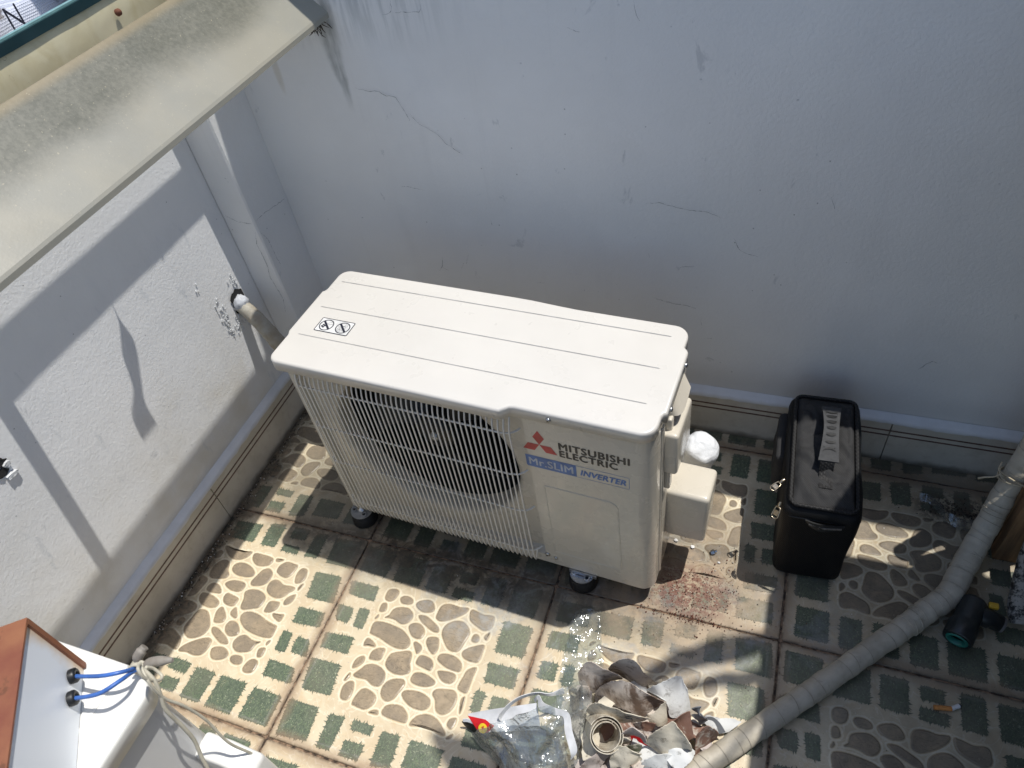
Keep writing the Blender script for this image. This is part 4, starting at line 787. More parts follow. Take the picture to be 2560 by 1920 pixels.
for i in range(7):
    v = -.036+.106*i/6; big = i in (0, 6); m = MB(); P = []
    w_ = hw(v)*(.80 if big else .66); s = -1 if i < 1 else 1
    crv = (.0075 if i == 0 else -.0065 if i == 6 else -.0012)
    for k in range(11): 
        t_ = k/10*2-1; P.append((hx(v)+t_*w_, v-crv*(t_*t_)+(.0030*(1-t_*t_) if not big else .0022*(1-t_*t_))+crv*.5))
    for k in range(9, 0, -1): 
        t_ = k/10*2-1; P.append((hx(v)+t_*w_, v-crv*(t_*t_)-(.0030*(1-t_*t_) if not big else .0022*(1-t_*t_))+crv*.5))
    m.add([(a, b, hz(b)+.0030) for a, b in P], [tuple(range(len(P)))[::-1]]); obj('grip_slot', m, M_RUB, handle)
    if not big or i == 0:
        rb = MB(); rb.tube([(a, b+.0035, hz(b)+.0012) for a, b in P[:11]], .0010, 5); obj('grip_rib', rb, M_GRIP, handle)
for (a, b) in ((-.009, -.030), (.011, -.030), (-.006, .066), (.015, .066)): obj('rivet', MB().lathe((a, b, hz(b)+.0012), (0, 0, 1), [(.0013, 0), (.0012, .0004), (.00001, .0004)], 8), M_BLK, handle)
# zip pullers
M_GOLD = simple('zip_puller_metal', (.62, .52, .38), .3, metal=.9, sc=60)
def puller(c, d, nrm, L_=.022, w_=.0062):
    c = Vector(c); d = Vector(d).normalized(); nrm = Vector(nrm).normalized(); e = d.cross(nrm).normalized(); m = MB()
    P = [c+d*t_*L_+e*s*w_*(.65+.35*math.sin(t_*2.2)) for s, t_ in [(1, 0), (1, .35), (1, .8), (.6, 1.), (-.6, 1.), (-1, .8), (-1, .35), (-1, 0)]]
    m.tube(P+[P[0], P[1]], .0014, 6, caps=False); q = [c+d*L_*.30+e*w_*.7, c+d*L_*.72+e*w_*.7, c+d*L_*.72-e*w_*.7, c+d*L_*.30-e*w_*.7]
    m.add([v+nrm*.0008 for v in q]+[v-nrm*.0008 for v in q], [(0, 1, 2, 3), (7, 6, 5, 4), (0, 4, 5, 1), (1, 5, 6, 2), (2, 6, 7, 3), (3, 7, 4, 0)])
    m.tube([c-d*.012, c-d*.006+nrm*.002, c], [.003, .0034, .0022], 8)
    return obj('zip_puller', m, M_GOLD, bag)
puller((-.085, -.090, .246), (-1, -.9, -.55), (-.2, -.5, 1)); puller((-.083, -.145, .236), (-.25, -.55, -.8), (-.6, -.7, .35), .026, .0075)
# ================================================================== black threaded fitting, off-cut and post on the right
M_FIT = simple('fitting_rubber', (.018, .022, .024), .35, sc=40, bump=.3); M_TEALR = simple('fitting_green_ring', (.015, .17, .135), .4)
ft = thing('valve_fitting', 'black threaded pipe valve with a green ringed mouth lying beneath the pipe bend', 'valve', (1.37102, 0.14116, 0.0))
fo = Vector(ft.location)
def P_(q): return Vector(q)-fo
a_ = P_((1.36774, 0.17262, 0.045)); b_ = P_((1.3298, 0.07632, 0.036)); ax = (b_-a_).normalized(); L_ = (b_-a_).length
m = MB(); pr = [(.001, 0), (.020, .001), (.024, .006)]
for k in range(9): pr += [(.0255, .008+k*.0055), (.0245, .0108+k*.0055)]
pr += [(.027, L_*.62), (.0285, L_*.66), (.0285, L_*.97), (.0265, L_), (.0205, L_), (.0200, L_-.03), (.0001, L_-.03)]
m.lathe(a_, ax, pr, 30); obj('valve_body', m, M_FIT, ft)
obj('green_ring', MB().lathe(a_, ax, [(.0212, L_+.0004), (.0203, L_+.0022), (.0160, L_+.0020), (.0155, L_-.010)], 30), M_TEALR, ft)
c_ = P_((1.36755, 0.14743, 0.04)); d_ = P_((1.41317, 0.13775, 0.03)); ax = (d_-c_).normalized(); L_ = (d_-c_).length
obj('side_branch', MB().lathe(c_, ax, [(.019, 0), (.021, .01), (.0215, L_*.55), (.019, L_*.6), (.0185, L_), (.0001, L_)], 20), M_FIT, ft)
obj('steel_end', MB().lathe(c_, ax, [(.0165, L_-.001), (.0165, L_+.006), (.0001, L_+.006)], 16), simple('dull_steel', (.30, .29, .30), .5, metal=.6), ft)
m = MB(); y_ = P_((1.39607, 0.16107, 0.055)); m.rbox(tuple(y_), (.009, .006, .005), .002, n=1); obj('yellow_cap', m, simple('yellow_plastic', (.55, .33, .03), .4), ft)
def wood():
    t = NT('old_timber'); o = t.obc(); s = t.n('ShaderNodeVectorMath', operation='MULTIPLY'); t.L(o, s.inputs[0]); s.inputs[1].default_value = (9, 9, .7)
    t.col(t.mix(t.map(t.noise(6, 6, .6, vec=s.outputs[0]), .35, .65), (.13, .072, .035, 1), (.27, .16, .075, 1))).set(.7); t.bump(t.noise(14, 4, vec=s.outputs[0]), .4, .002); return t.m
M_WOOD = wood(); pb = (1.42871, 0.31485, 0.0)
m = MB(); m.box(pb[0]-.008, pb[1], 0, pb[0]+.045, pb[1]+.03, .62); m.box(pb[0]-.012, pb[1]+.0335, .0, pb[0]+.030, pb[1]+.05, .60)
solo('timber_post', m, M_WOOD, 'brown timber post standing upright behind the wrapped pipe', 'post')
m = MB(); m = wrapped('q', [(1.4498, 0.1528, 0.02), (1.4484, 0.1812, 0.035), (1.4519, 0.2245, 0.06), (1.462, 0.2806, 0.1), (1.4768, 0.3347, 0.16)], [.016, .018, .02, .02, .02], pitch=.03, seed=4, sub=10)
t = NT('blackened_tape'); t.col(t.mix(t.map(t.noise(60, 6, .7), .42, .55), (.012, .011, .010, 1), (.30, .28, .25, 1))).set(.7)
solo('blackened_pipe', m, t.m, 'short blackened pipe end at the right edge beside the green valve', 'pipe')
# cigarette end
cg = thing('cigarette_butt', 'smoked cigarette end with orange filter lying on a shaded tile', 'cigarette', (1.31774, -0.05205, 0.0))
co_ = Vector(cg.location); f0 = Vector((1.29165, -0.06146, 0.0048))-co_; f1 = Vector((1.32259, -0.05564, 0.0048))-co_; f2 = Vector((1.33562, -0.04619, 0.0045))-co_; f3 = f2+(f2-f1)*.25
obj('filter', MB().tube([f0, f0.lerp(f1, .5), f1], .0046, 12), simple('cigarette_filter', (.60, .25, .07), .7, sc=200), cg)
obj('paper', MB().tube([f1, f1.lerp(f2, .5)+Vector((0, 0, .0008)), f2], [.0045, .0040, .0047], 12), simple('cigarette_paper', (.72, .72, .72), .7, bump=.5), cg)
obj('ash', MB().tube([f2, f3], [.0047, .0030], 10), simple('cigarette_ash', (.06, .06, .065), .9), cg)
# ================================================================== loose grit
def crumbs(name, pts, mats, lab, cat):
    m = MB(); r = random.Random(len(pts))
    for (x, y, s, mi) in pts:
        rot = Matrix.Rotation(r.uniform(0, 6.28), 3, Vector((r.gauss(0, 1), r.gauss(0, 1), r.gauss(0, 1))).normalized())
        P = [rot @ Vector(v) for v in ((1, 0, 0), (-1, 0, 0), (0, 1, 0), (0, -1, 0), (0, 0, .8), (0, 0, -.8))]
        P = [Vector((v.x*r.uniform(.5, 1.2), v.y*r.uniform(.5, 1.2), v.z*r.uniform(.5, 1)))*s for v in P]; zm = min(v.z for v in P)
        m.add([(v.x+x, v.y+y, v.z-zm+.0012) for v in P], [(0, 2, 4), (2, 1, 4), (1, 3, 4), (3, 0, 4), (2, 0, 5), (1, 2, 5), (3, 1, 5), (0, 3, 5)], mi)
    o = obj(name, m, mats, None, (pts[0][0], pts[0][1], 0)); return setp(o, lab, cat, kind='stuff')
M_BR = simple('brick_crumb', (.16, .05, .028), .9, sc=300, var=.3); M_CH = simple('cement_crumb', (.45, .40, .33), .9, sc=300); M_WC = simple('white_chip', (.80, .79, .77), .8); M_GR = simple('black_grit', (.03, .022, .018), .9)
r = random.Random(21); pts = []
for _ in range(900):
    a, b = r.gauss(0, 1), r.gauss(0, 1); pts.append((.80+a*.050+b*.012, .068+b*.042-a*.010, r.uniform(.0004, .0013) + (r.random() < .12)*.0012, 0 if r.random() < .75 else 1))
for _ in range(150): pts.append((.80+r.gauss(0, .055), .0+r.gauss(0, .006)-.002, r.uniform(.0008, .0026), 0))
for _ in range(260): pts.append((.80+r.gauss(0, .12), .05+r.gauss(0, .12), r.uniform(.0006, .0020), r.choice((0, 1, 1, 3, 3))))
for _ in range(40): pts.append((.865+r.gauss(0, .02), .10+r.gauss(0, .05), r.uniform(.0012, .0030), 1))
crumbs('brick_crumbs', pts, [M_BR, M_CH, M_WC, M_GR], 'reddish brick crumbs scattered on the tiles between unit and bag', 'rubble')
pts = []
for _ in range(300): pts.append((1.365+r.gauss(0, .045), .425+r.gauss(0, .018), r.uniform(.0008, .0026), 3))
for _ in range(160): pts.append((r.uniform(.5, 1.7), r.uniform(-.5, .5), r.uniform(.0007, .0018), r.choice((1, 2, 3, 3))))
for _ in range(60): pts.append((r.uniform(-.38, .5), r.uniform(-.5, .1), r.uniform(.0006, .0014), r.choice((1, 2, 3))))
crumbs('dark_grit', pts, [M_BR, M_CH, M_WC, M_GR], 'fine dark grit and specks strewn over the floor', 'grit')
pts = []
for _ in range(700): 
    y = r.uniform(-.9, YP); pts.append((XS+.004+abs(r.gauss(0, .012)), y, r.uniform(.0008, .0028), 3 if r.random() < .75 else r.choice((1, 2))))
crumbs('wall_foot_dirt', pts, [M_BR, M_CH, M_WC, M_GR], 'dark crumbly dirt gathered along the foot of the left skirting', 'dirt')
for i, (q, s, lab) in enumerate((((0.78532, 0.17865, 0.0), .0052, 'white mortar chip lying by the shadow of the valve cover'), ((0.74493, 0.18754, 0.0), .0045, 'crumbly white mortar lump tucked under the valve cover'), ((0.85022, 0.15357, 0.0), .003, 'small white mortar chip beside a printed oval stone'))):
    m = MB(); sph(m, (q[0], q[1], s*.7+.001), s, (1, .85, .7), .5, 2.5, seed=i*3, nu=8, nv=6); m.sm = [False]*len(m.sm); solo('mortar_chip', m, M_WC, lab, 'chip', 'white mortar chips on the tiles')
m = MB(); q = Vector((0.8333, 0.17543, 0.0)); m.lathe((q.x, q.y, .0065), (.8, .3, .4), [(.0001, -.004), (.0058, -.004), (.0062, 0), (.0062, .004), (.0032, .0055), (.0028, .010), (.0001, .010)], 6, sm=False)
solo('steel_nut', m, M_STEEL, 'loose shiny steel nut lying on a printed stone near the bag', 'nut')
# ================================================================== gutter over the left wall
def sheet_mat():
    t = NT('weathered_fibre_sheet'); x, y, z = t.xyz()
    up = t.M('ADD', z, t.M('MULTIPLY', t.M('SUBTRACT', t.noise(3.2, 4, .5), .5), .085))
    c = t.mix(t.map(t.noise(7, 5, .6), .35, .65), (.315, .295, .235, 1), (.285, .275, .23, 1))
    c = t.mix(t.map(up, 1.130, 1.172, 0., .9), c, t.mix(t.map(t.noise(130, 5, .7), .35, .65), (.10, .10, .075, 1), (.155, .15, .115, 1)))  # upper half darkened: a soft shadow painted in with mottled dirt
    c = t.mix(t.map(z, 1.194, 1.207, 0., .7), c, (.30, .24, .14, 1))
    sp = t.map(t.noise(240, 3, .6), .66, .72, 0., .45); c = t.mix(sp, c, (.55, .48, .33, 1))
    t.col(c).set(t.map(t.noise(12, 4), .3, .7, .32, .5), .5); t.bump(t.noise(240, 4), .14, .001); return t.m
M_SHEET = sheet_mat()
def sealant():
    t = NT('yellowed_sealant'); c = t.mix(t.map(t.noise(12, 6, .6, dist=1.), .35, .65), (.62, .56, .38, 1), (.54, .47, .29, 1))
    w = t.noise(7, 3, .5, vec=t.pos((1, 1.3, 3)), dist=2.5); ln = t.M('ABSOLUTE', t.M('SUBTRACT', t.M('FRACT', t.M('MULTIPLY', w, 3.)), .5)); c = t.mix(t.M('MULTIPLY', t.map(ln, 0., .012, 1., 0.), t.map(t.noise(9, 3), .56, .64)), c, (.14, .11, .07, 1))
    t.col(c).set(.42, .5); t.bump(t.noise(16, 3, .5, dist=.4), .4, .004); return t.m
M_SEAL = sealant()
gt = thing('roof_gutter', 'long weathered beige gutter sheet hanging along the top left', 'gutter', (-.17, -.6, 1.09))
m = MB(); m.prism([(-.1670, 1.2060), (-.1650, 1.2085), (-.0370, 1.0945), (-.0340, 1.0900), (-.0340, 1.0810), (-.0365, 1.0810), (-.0372, 1.0890), (-.0395, 1.0915)], -1.9, .535, f=lambda a, b, c: (a, c, b))
obj('gutter_face', m, M_SHEET, gt, (-.17, -.6, 1.09)).location = (0, 0, 0)
m = MB(); NY = 170; vs = []
prof = [(-.3105, 1.128), (-.308, 1.150), (-.3065, 1.175), (-.3075, 1.195), (-.3105, 1.2105)]
for i in range(NY+1):
    y = -1.9+(2.46)*i/NY
    for d, z in prof: vs.append((d+abs(mnoise.noise(Vector((y*9, z*22, 1))))*.0035, y, z+mnoise.noise(Vector((y*20, 3, 1)))*.002))
m.add(vs, [(i*5+j, (i+1)*5+j, (i+1)*5+j+1, i*5+j+1) for i in range(NY) for j in range(4)], 0, True); m.box(-.3165, -1.9, 1.123, -.311, .56, 1.211)
obj('sealed_flashing', m, M_SEAL, gt, (-.17, -.6, 1.09)).location = (0, 0, 0)
m = MB(); m.box(-.3150, -1.9, 1.2125, -.3035, .56, 1.2290)
obj('dark_rail', m, simple('dark_teal_rail', (.012, .040, .048), .35, sc=10), gt, (-.17, -.6, 1.09)).location = (0, 0, 0)
m = MB(); m.box(-.3155, -1.9, 1.2292, -.3075, .56, 1.2325); obj('glass_edge', m, simple('pale_teal_edge', (.22, .40, .38), .25), gt, (-.17, -.6, 1.09)).location = (0, 0, 0)
for y in (-.185, -1.05): m = MB(); m.box(-.3110, y-.016, 1.150, -.150, y+.016, 1.168); obj('cross_bracket', m, M_STEEL, gt, (-.17, -.6, 1.09)).location = (0, 0, 0)
m = MB(); m.ribbon([(-.314, .112, 1.155), (-.298, .106, 1.13), (-.284, .078, 1.12), (-.262, .066, 1.12), (-.248, .032, 1.12), (-.230, .028, 1.12)], [(-.314, .114, 1.155), (-.298, .111, 1.13), (-.284, .118, 1.12), (-.262, .092, 1.12), (-.248, .076, 1.12), (-.230, .080, 1.12)], .004, sub=5); obj('hanging_strap', m, M_BLK, gt, (-.17, -.6, 1.09)).location = (0, 0, 0)
# rust stained screw on the sealant
m = MB(); q = Vector((-0.296, 0.2875, 1.18651)); m.lathe(q, (1, 0, .3), [(.0065, -.004), (.006, .001), (.003, .004), (.0001, .0045)], 12); obj('rusty_screw', m, M_RUST, gt, (-.17, -.6, 1.09)).location = (0, 0, 0)
# dirty nest where the sheet meets the wall
m = MB(); r = random.Random(8); nc = Vector((-0.09206, 0.55, 1.06118))
for _ in range(130):
    a = nc+Vector((r.gauss(0, .010), r.uniform(-.012, .012), r.gauss(0, .008)+.008)); b = a+Vector((r.gauss(0, .010), r.gauss(0, .006), r.gauss(-.006, .009))); m.tube([a, a.lerp(b, .5)+Vector((0, 0, r.gauss(0, .003))), b], [.0009, .0011, .0004], 4, caps=False)
sph(m, tuple(nc+Vector((0, .004, .004))), .010, (1.4, .7, 1), .6, 3, seed=2, nu=14, nv=10)
ns = solo('wasp_nest', m, simple('nest_mud', (.07, .058, .042), .95, sc=200, bump=.8), 'dark ragged scrap of nest under the gutter end on the wall', 'nest')
# woven sacks on the roof beyond
def sackm():
    t = NT('woven_sack'); o = t.pos(); w1 = t.n('ShaderNodeTexWave'); w1.bands_direction = 'Y'; w1.inputs['Scale'].default_value = 70; t.L(o, w1.inputs[0]); w2 = t.n('ShaderNodeTexWave'); w2.bands_direction = 'Z'; w2.inputs['Scale'].default_value = 70; t.L(o, w2.inputs[0])
    h = t.M('MAXIMUM', w1.outputs['Fac'], w2.outputs['Fac']); c = t.mix(t.map(t.noise(5, 5), .4, .65), (.62, .65, .74, 1), (.30, .30, .31, 1)); c = t.mix(t.map(t.noise(11, 5, .7), .54, .62, 0., .85), c, (.10, .075, .055, 1))
    t.col(c).set(.4); t.bump(h, .8, .003); return t.m
M_SACK = sackm()
sk = thing('woven_sack', 'dirty white woven sack with black print beyond the dark rail', 'sack', (-.80, .42, .90))
m = MB(); m.rbox((0, 0, .150), (.235, .33, .150), .09, n=10, seg=5, fn=lambda v: v+mnoise.noise_vector(v*9)*.030+mnoise.noise_vector(v*26)*.010); obj('sack_body', m, M_SACK, sk, merge=True)
V, Fc = text_mb('N', -.185, .285, .038, .030, bold=0.); m = MB(); m.add([(.238+.0*a, -a+.0-.03-.15+.0, c) for a, c in V], Fc); 
V2 = [(b_y, b_z) for b_y, b_z in V]
m = MB(); m.add([(.262, a+.022, c-.018) for a, c in V], Fc); obj('black_print', m, M_INK, sk)
# ================================================================== second outdoor unit, low on the left, with the switch box on it
u2 = thing('outdoor_unit', 'second white outdoor unit cut by the lower left corner of the picture', 'air conditioner', (.124, -1.377, 0), math.pi/2)
M_EN3 = enamel('white_enamel_old', (.80, .79, .74), .35); M_EN3B = enamel('white_enamel_side', (.62, .625, .62), .40)
l2 = obj('top_panel', lid_mesh(LO, HT, .034), M_EN3, u2, merge=True)
for b in (.225, .120, .045):
    m = MB(); m.ribbon([(.02, b-.0025, HT+.0005), (.4, b-.0025, HT+.0005), (.752, b-.0025, HT+.0005)], [(.02, b+.0025, HT+.0005), (.4, b+.0025, HT+.0005), (.752, b+.0025, HT+.0005)], .0022, sub=2, cross=1); obj('pressed_line', m, M_EN3, l2)
m = MB(); n = len(path); P2 = path
vs = [(a, b, z) for z in (HB, HT-.030) for a, b in P2]; m.add(vs, [(i, n+i, n+i+1, i+1) for i in range(n-1)], 0, True)
obj('side_panel', m, M_EN3B, u2)
m = MB(); m.add([(0, 0, HB), (W-RC, 0, HB), (W-RC, 0, HT-.030), (0, 0, HT-.030)], [(0, 1, 2, 3)]); m.box(.02, .001, HB, W-.04, DP-.02, HB+.01)
f2 = obj('front_panel', m, M_EN3B, u2)
m = MB(); m.box(.50, -.0016, HB+.01, .5024, .0, HT-.034); obj('panel_seam', m, M_BLK, f2)
m = MB(); m.box(.02, -.0009, HT-.0355, W-RC, -.0001, HT-.0335); obj('panel_seam', m, M_BLK, f2)
for i in range(30):
    if i == 0: m = MB(); m.tube([(.0, -.003, .57), (0, -.02, .54), (0, -.022, .14), (0, -.003, .11)], .0017, 6); g2 = obj('grille_wire', m, M_EN3B, u2); g2.location = (.05, 0, 0)
    else: inst('grille_wire', g2, u2, (.05+i*.0150, 0, 0))
q = Vector((0.16344, -0.58435, 0.41))
m = MB(); m.rbox((.765, -.047, .300), (.020, .052, .105), .007, n=2, fn=lambda v: Vector((v.x, v.y, v.z-max(0, -v.y-.015)*.6*(1 if v.z > 0 else 0)))); obj('valve_cover', m, M_EN3, u2)
for a in (.10, .66): obj('rubber_foot', MB().lathe((a, .03, 0), (0, 0, 1), [(.03, 0), (.034, .01), (.03, .04), (.012, .058)], 16), M_RUB, u2); obj('rubber_foot', MB().lathe((a, .22, 0), (0, 0, 1), [(.03, 0), (.034, .01), (.03, .04), (.012, .058)], 16), M_RUB, u2)
# switch box
E_ = Vector((.021, -.604)); dF = Vector((.624, -.781)); dB = Vector((-.781, -.624)); ZT = .760; ZB = HT+.0025
def fp_(a, b): q = E_+dF*a+dB*b; return (q.x, q.y)
bx = thing('switch_box', 'white metal switch box with rusty brown lid and two blue cables', 'electrical box', (E_.x, E_.y, ZB)); bo = Vector(bx.location)
def rust():
    t = NT('rusty_brown_paint'); c = t.mix(t.map(t.noise(9, 6, .6), .35, .65), (.20, .062, .036, 1), (.28, .115, .055, 1)); c = t.mix(t.map(t.noise(40, 5, .7), .56, .66, 0., .7), c, (.11, .045, .022, 1)); t.col(c).set(.6); t.bump(t.noise(120, 4), .3); return t.m
M_RBR = rust()
def boxw():
    t = NT('white_box_paint'); x, y, z = t.xyz()
    d = t.M('ADD', t.M('MULTIPLY', t.M('SUBTRACT', x, .021), .624), t.M('MULTIPLY', t.M('SUBTRACT', y, -.604), -.781))
    e = t.M('ADD', d, t.M('MULTIPLY', t.M('SUBTRACT', t.noise(20, 5), .5), .05)); c = t.mix(t.map(e, .0, .028, .75, 0.), (.80, .835, .87, 1), (.66, .46, .24, 1))
    t.col(c).set(.38); t.bump(t.noise(30, 3), .06); return t.m
M_BXW = boxw()
m = MB(); P = [fp_(.002, .002), fp_(.36, .002), fp_(.36, .16), fp_(.002, .16)]; m.prism(ccw(P), ZB, ZT-.004); obj('box_body', m, M_BXW, bx, bo).location = (0, 0, 0)
m = MB(); P = [fp_(-.004, -.002), fp_(.366, -.002), fp_(.366, .166), fp_(-.004, .166)]; m.prism(ccw(P), ZT-.0035, ZT); P = [fp_(-.0045, -.0022), fp_(-.0045, .166), fp_(.001, .166), fp_(.001, .004), fp_(.0035, .002), fp_(.0035, -.0022)]; m.prism(ccw(P), ZB+.001, ZT-.0038)
obj('rusty_lid', m, M_RBR, bx, bo).location = (0, 0, 0)
n3 = Vector((-dB.x, -dB.y, 0))
for g in (Vector((.040, -.628, .648)), Vector((.060, -.653, .6455))):
    m = MB(); m.lathe((0, 0, 0), n3, [(.0105, -.003), (.0105, .004), (.0085, .0062), (.0050, .0065), (.0045, .003)], 16); o = obj('cable_grommet', m, M_BLK, bx); o.location = g-bo+n3*.003
def cable(name, P, r, mat, lab=None, cat=None, group=None, n=8):
    m = MB(); m.tube(smooth(P, 8), r, n); return solo(name, m, mat, lab, cat, group)
M_BCAB = simple('blue_cable', (.055, .16, .50), .4); M_WCAB = simple('cream_cable', (.62, .58, .46), .5)
def ztie(): return Vector((0.12165, -0.58639, 0.638))
T_ = ztie()
for i, (g, mid) in enumerate(((Vector((.040, -.628, .648)), [Vector((0.0954, -0.6177, 0.664)), Vector((0.1194, -0.6035, 0.66))]), (Vector((.060, -.653, .6455)), [Vector((0.1086, -0.6382, 0.662)), Vector((0.1251, -0.6143, 0.66))]))):
    m = MB(); m.tube(smooth([g+n3*.002, Vector(mid[0]), Vector(mid[1]), T_+Vector((-.003, -.002-.004*i, 0)), T_+Vector((.008, .004, -.004))], 8), .0030, 8); obj('blue_cable', m, M_BCAB, bx, bo).location = (0, 0, 0)
# cream control wires tied at the corner and hanging down the side
def wpts(*a): return [Vector(v) for v in a]
W1 = [(0.15, -0.5912, 0.6726), (0.168, -0.6046, 0.6619), (0.172, -0.6086, 0.6195), (0.178, -0.602, 0.5776), (0.186, -0.5996, 0.5226), (0.196, -0.6055, 0.4544), (0.205, -0.5995, 0.3945), (0.212, -0.5953, 0.3526), (0.22, -0.6005, 0.294)]
W2 = [(0.15, -0.5926, 0.6707), (0.166, -0.5983, 0.6522), (0.17, -0.6087, 0.6254), (0.172, -0.6183, 0.6008), (0.176, -0.6222, 0.5531), (0.18, -0.6275, 0.5141), (0.184, -0.6401, 0.4772), (0.19, -0.652, 0.4372)]
W3 = [(0.14, -0.5905, 0.6762), (0.16, -0.6055, 0.685), (0.17, -0.6112, 0.6565), (0.172, -0.6082, 0.6082), (0.176, -0.6021, 0.561), (0.182, -0.602, 0.476)]
cable('control_wire', W1, .0021, M_WCAB, 'thin cream wire hanging from the tied bundle farthest toward the tiles', 'wire', 'cream wires hanging off the lower left unit')
cable('control_wire', W2, .0028, M_WCAB, 'thicker cream wire hanging from the tied bundle down the grey panel', 'wire', 'cream wires hanging off the lower left unit')
m = MB(); c = T_
for k in range(3): m.tube([c+Vector((math.cos(a)*.011, .003*k-.003+math.sin(a*1.5)*.003, math.sin(a)*.009)) for a in [j/16*6.2832 for j in range(17)]], .0023, 6)
m.tube(smooth([Vector(v) for v in [(0.15, -0.5903, 0.6758), (0.16, -0.5988, 0.6862), (0.165, -0.6032, 0.6699), (0.165, -0.5956, 0.6425), (0.16, -0.5867, 0.6342), (0.15, -0.5837, 0.6449), (0.148, -0.588, 0.6589)]], 8), .0024, 6)
solo('wire_knot', m, M_WCAB, 'loose knot of cream wire holding the cable bundle on the unit corner', 'wire')
M_GTAPE = wrapcloth('grey_wire_tape', (.34, .32, .28, 1), (.24, .21, .175, 1))
cable('taped_wire_end', [Vector((0.1232, -0.5833, 0.64)), Vector((0.1189, -0.578, 0.648)), Vector((0.1227, -0.5712, 0.655)), Vector((0.1259, -0.564, 0.658))], [.003+.0045*math.sin(min(1, i/10)*1.57) if i < 19 else .006 for i in range(25)], M_GTAPE, 'taped wire end pointing up toward the skirting', 'wire end', 'taped wire ends at the cable bundle')
cable('taped_wire_end', [Vector((0.1275, -0.5833, 0.64)), Vector((0.1403, -0.5767, 0.644)), Vector((0.1563, -0.5716, 0.648)), Vector((0.1726, -0.5667, 0.65))], [.003+.0045*math.sin(min(1, i/8)*1.57) if i < 15 else .0075-.0005*(i-15) for i in range(25)], M_GTAPE, 'taped wire end pointing right across the tiles', 'wire end', 'taped wire ends at the cable bundle')
# ================================================================== heap of stripped tape and packing
def dirty(name, c1, c2, dirt, amt=.5, sc=9):
    t = NT(name); c = t.mix(t.map(t.noise(20, 5), .3, .7), c1, c2)
    d = t.noise(sc, 7, .66, dist=.8); c = t.mix(t.map(d, .62-amt*.35, .78-amt*.35, 0., .95), c, dirt); c = t.mix(t.map(t.noise(55, 6, .7), .54, .66, 0., .6), c, tuple(v*.5 for v in dirt))
    t.col(c).set(.6, .4); t.bump(t.M('ADD', t.noise(60, 5), t.noise(14, 4)), .45, .003); return t.m
D1 = dirty('tape_brown_dirt', (.64, .58, .51, 1), (.50, .43, .37, 1), (.15, .10, .07, 1), .45, 14)
D2 = dirty('tape_cream', (.66, .61, .50, 1), (.56, .51, .41, 1), (.25, .19, .13, 1), .35, 10)
D3 = dirty('tape_grey_white', (.68, .69, .68, 1), (.60, .61, .60, 1), (.32, .30, .27, 1), .2, 8)
D4 = dirty('tape_blotched', (.62, .58, .52, 1), (.50, .45, .38, 1), (.19, .095, .065, 1), .85, 30)
D5 = dirty('tape_pink_grey', (.50, .44, .41, 1), (.40, .35, .32, 1), (.16, .12, .10, 1), .4, 12)
def scrap(A, B, mat, lab, th=.0016, amp=.004, fr=22, seed=0, name='tape_scrap', cat='tape scrap', cross=7, grp='scraps of old wrapping tape in the heap'):
    m = MB(); m.ribbon(A, B, th, sub=10, amp=amp, fr=fr, seed=seed, cross=10, crease=(26, .0055), tear=.0022); return solo(name, m, mat, lab, cat, grp)
scrap([(0.6189, -0.2167, 0.075), (0.6266, -0.204, 0.1), (0.6424, -0.2007, 0.118), (0.6719, -0.2035, 0.112), (0.6897, -0.2019, 0.1), (0.7038, -0.2016, 0.088)], [(0.621, -0.2244, 0.035), (0.6337, -0.2329, 0.03), (0.6517, -0.2297, 0.035), (0.6636, -0.2162, 0.045), (0.6781, -0.2035, 0.05), (0.7036, -0.193, 0.055)], D1, 'brown dirty curl of tape at the upper left of the heap', seed=1)
scrap([(0.6731, -0.1897, 0.075), (0.6847, -0.1867, 0.11), (0.7031, -0.1837, 0.13), (0.7222, -0.1797, 0.13), (0.7357, -0.181, 0.118), (0.7481, -0.1846, 0.09), (0.7736, -0.1806, 0.05)], [(0.6735, -0.1729, 0.03), (0.6932, -0.1792, 0.045), (0.7051, -0.1851, 0.05), (0.7164, -0.189, 0.05), (0.7273, -0.1918, 0.045), (0.745, -0.1941, 0.035), (0.7607, -0.1873, 0.025)], D1, 'looped brown piece of tape arching highest at the back of the heap', seed=2)
scrap([(0.6593, -0.2375, 0.06), (0.6747, -0.226, 0.085), (0.6974, -0.2192, 0.105), (0.7204, -0.2172, 0.112), (0.7449, -0.2237, 0.112), (0.7685, -0.2274, 0.105), (0.7962, -0.2279, 0.095)], [(0.6688, -0.2394, 0.03), (0.6879, -0.2441, 0.045), (0.7056, -0.246, 0.05), (0.7304, -0.2508, 0.055), (0.7606, -0.252, 0.055), (0.7783, -0.2337, 0.06), (0.7989, -0.2238, 0.08)], D1, 'broad pinkish brown sheet of tape across the middle of the heap', seed=3)
scrap([(0.7561, -0.2068, 0.07), (0.7716, -0.202, 0.09), (0.7862, -0.1934, 0.1), (0.8133, -0.172, 0.098), (0.8229, -0.1788, 0.09), (0.8305, -0.1878, 0.08)], [(0.7982, -0.2195, 0.075), (0.8029, -0.2247, 0.055), (0.8055, -0.2325, 0.04), (0.8241, -0.2302, 0.035), (0.8337, -0.2198, 0.035), (0.8437, -0.205, 0.03)], D3, 'clean grey white sheet of tape folded at the right of the heap', amp=.003, seed=4)
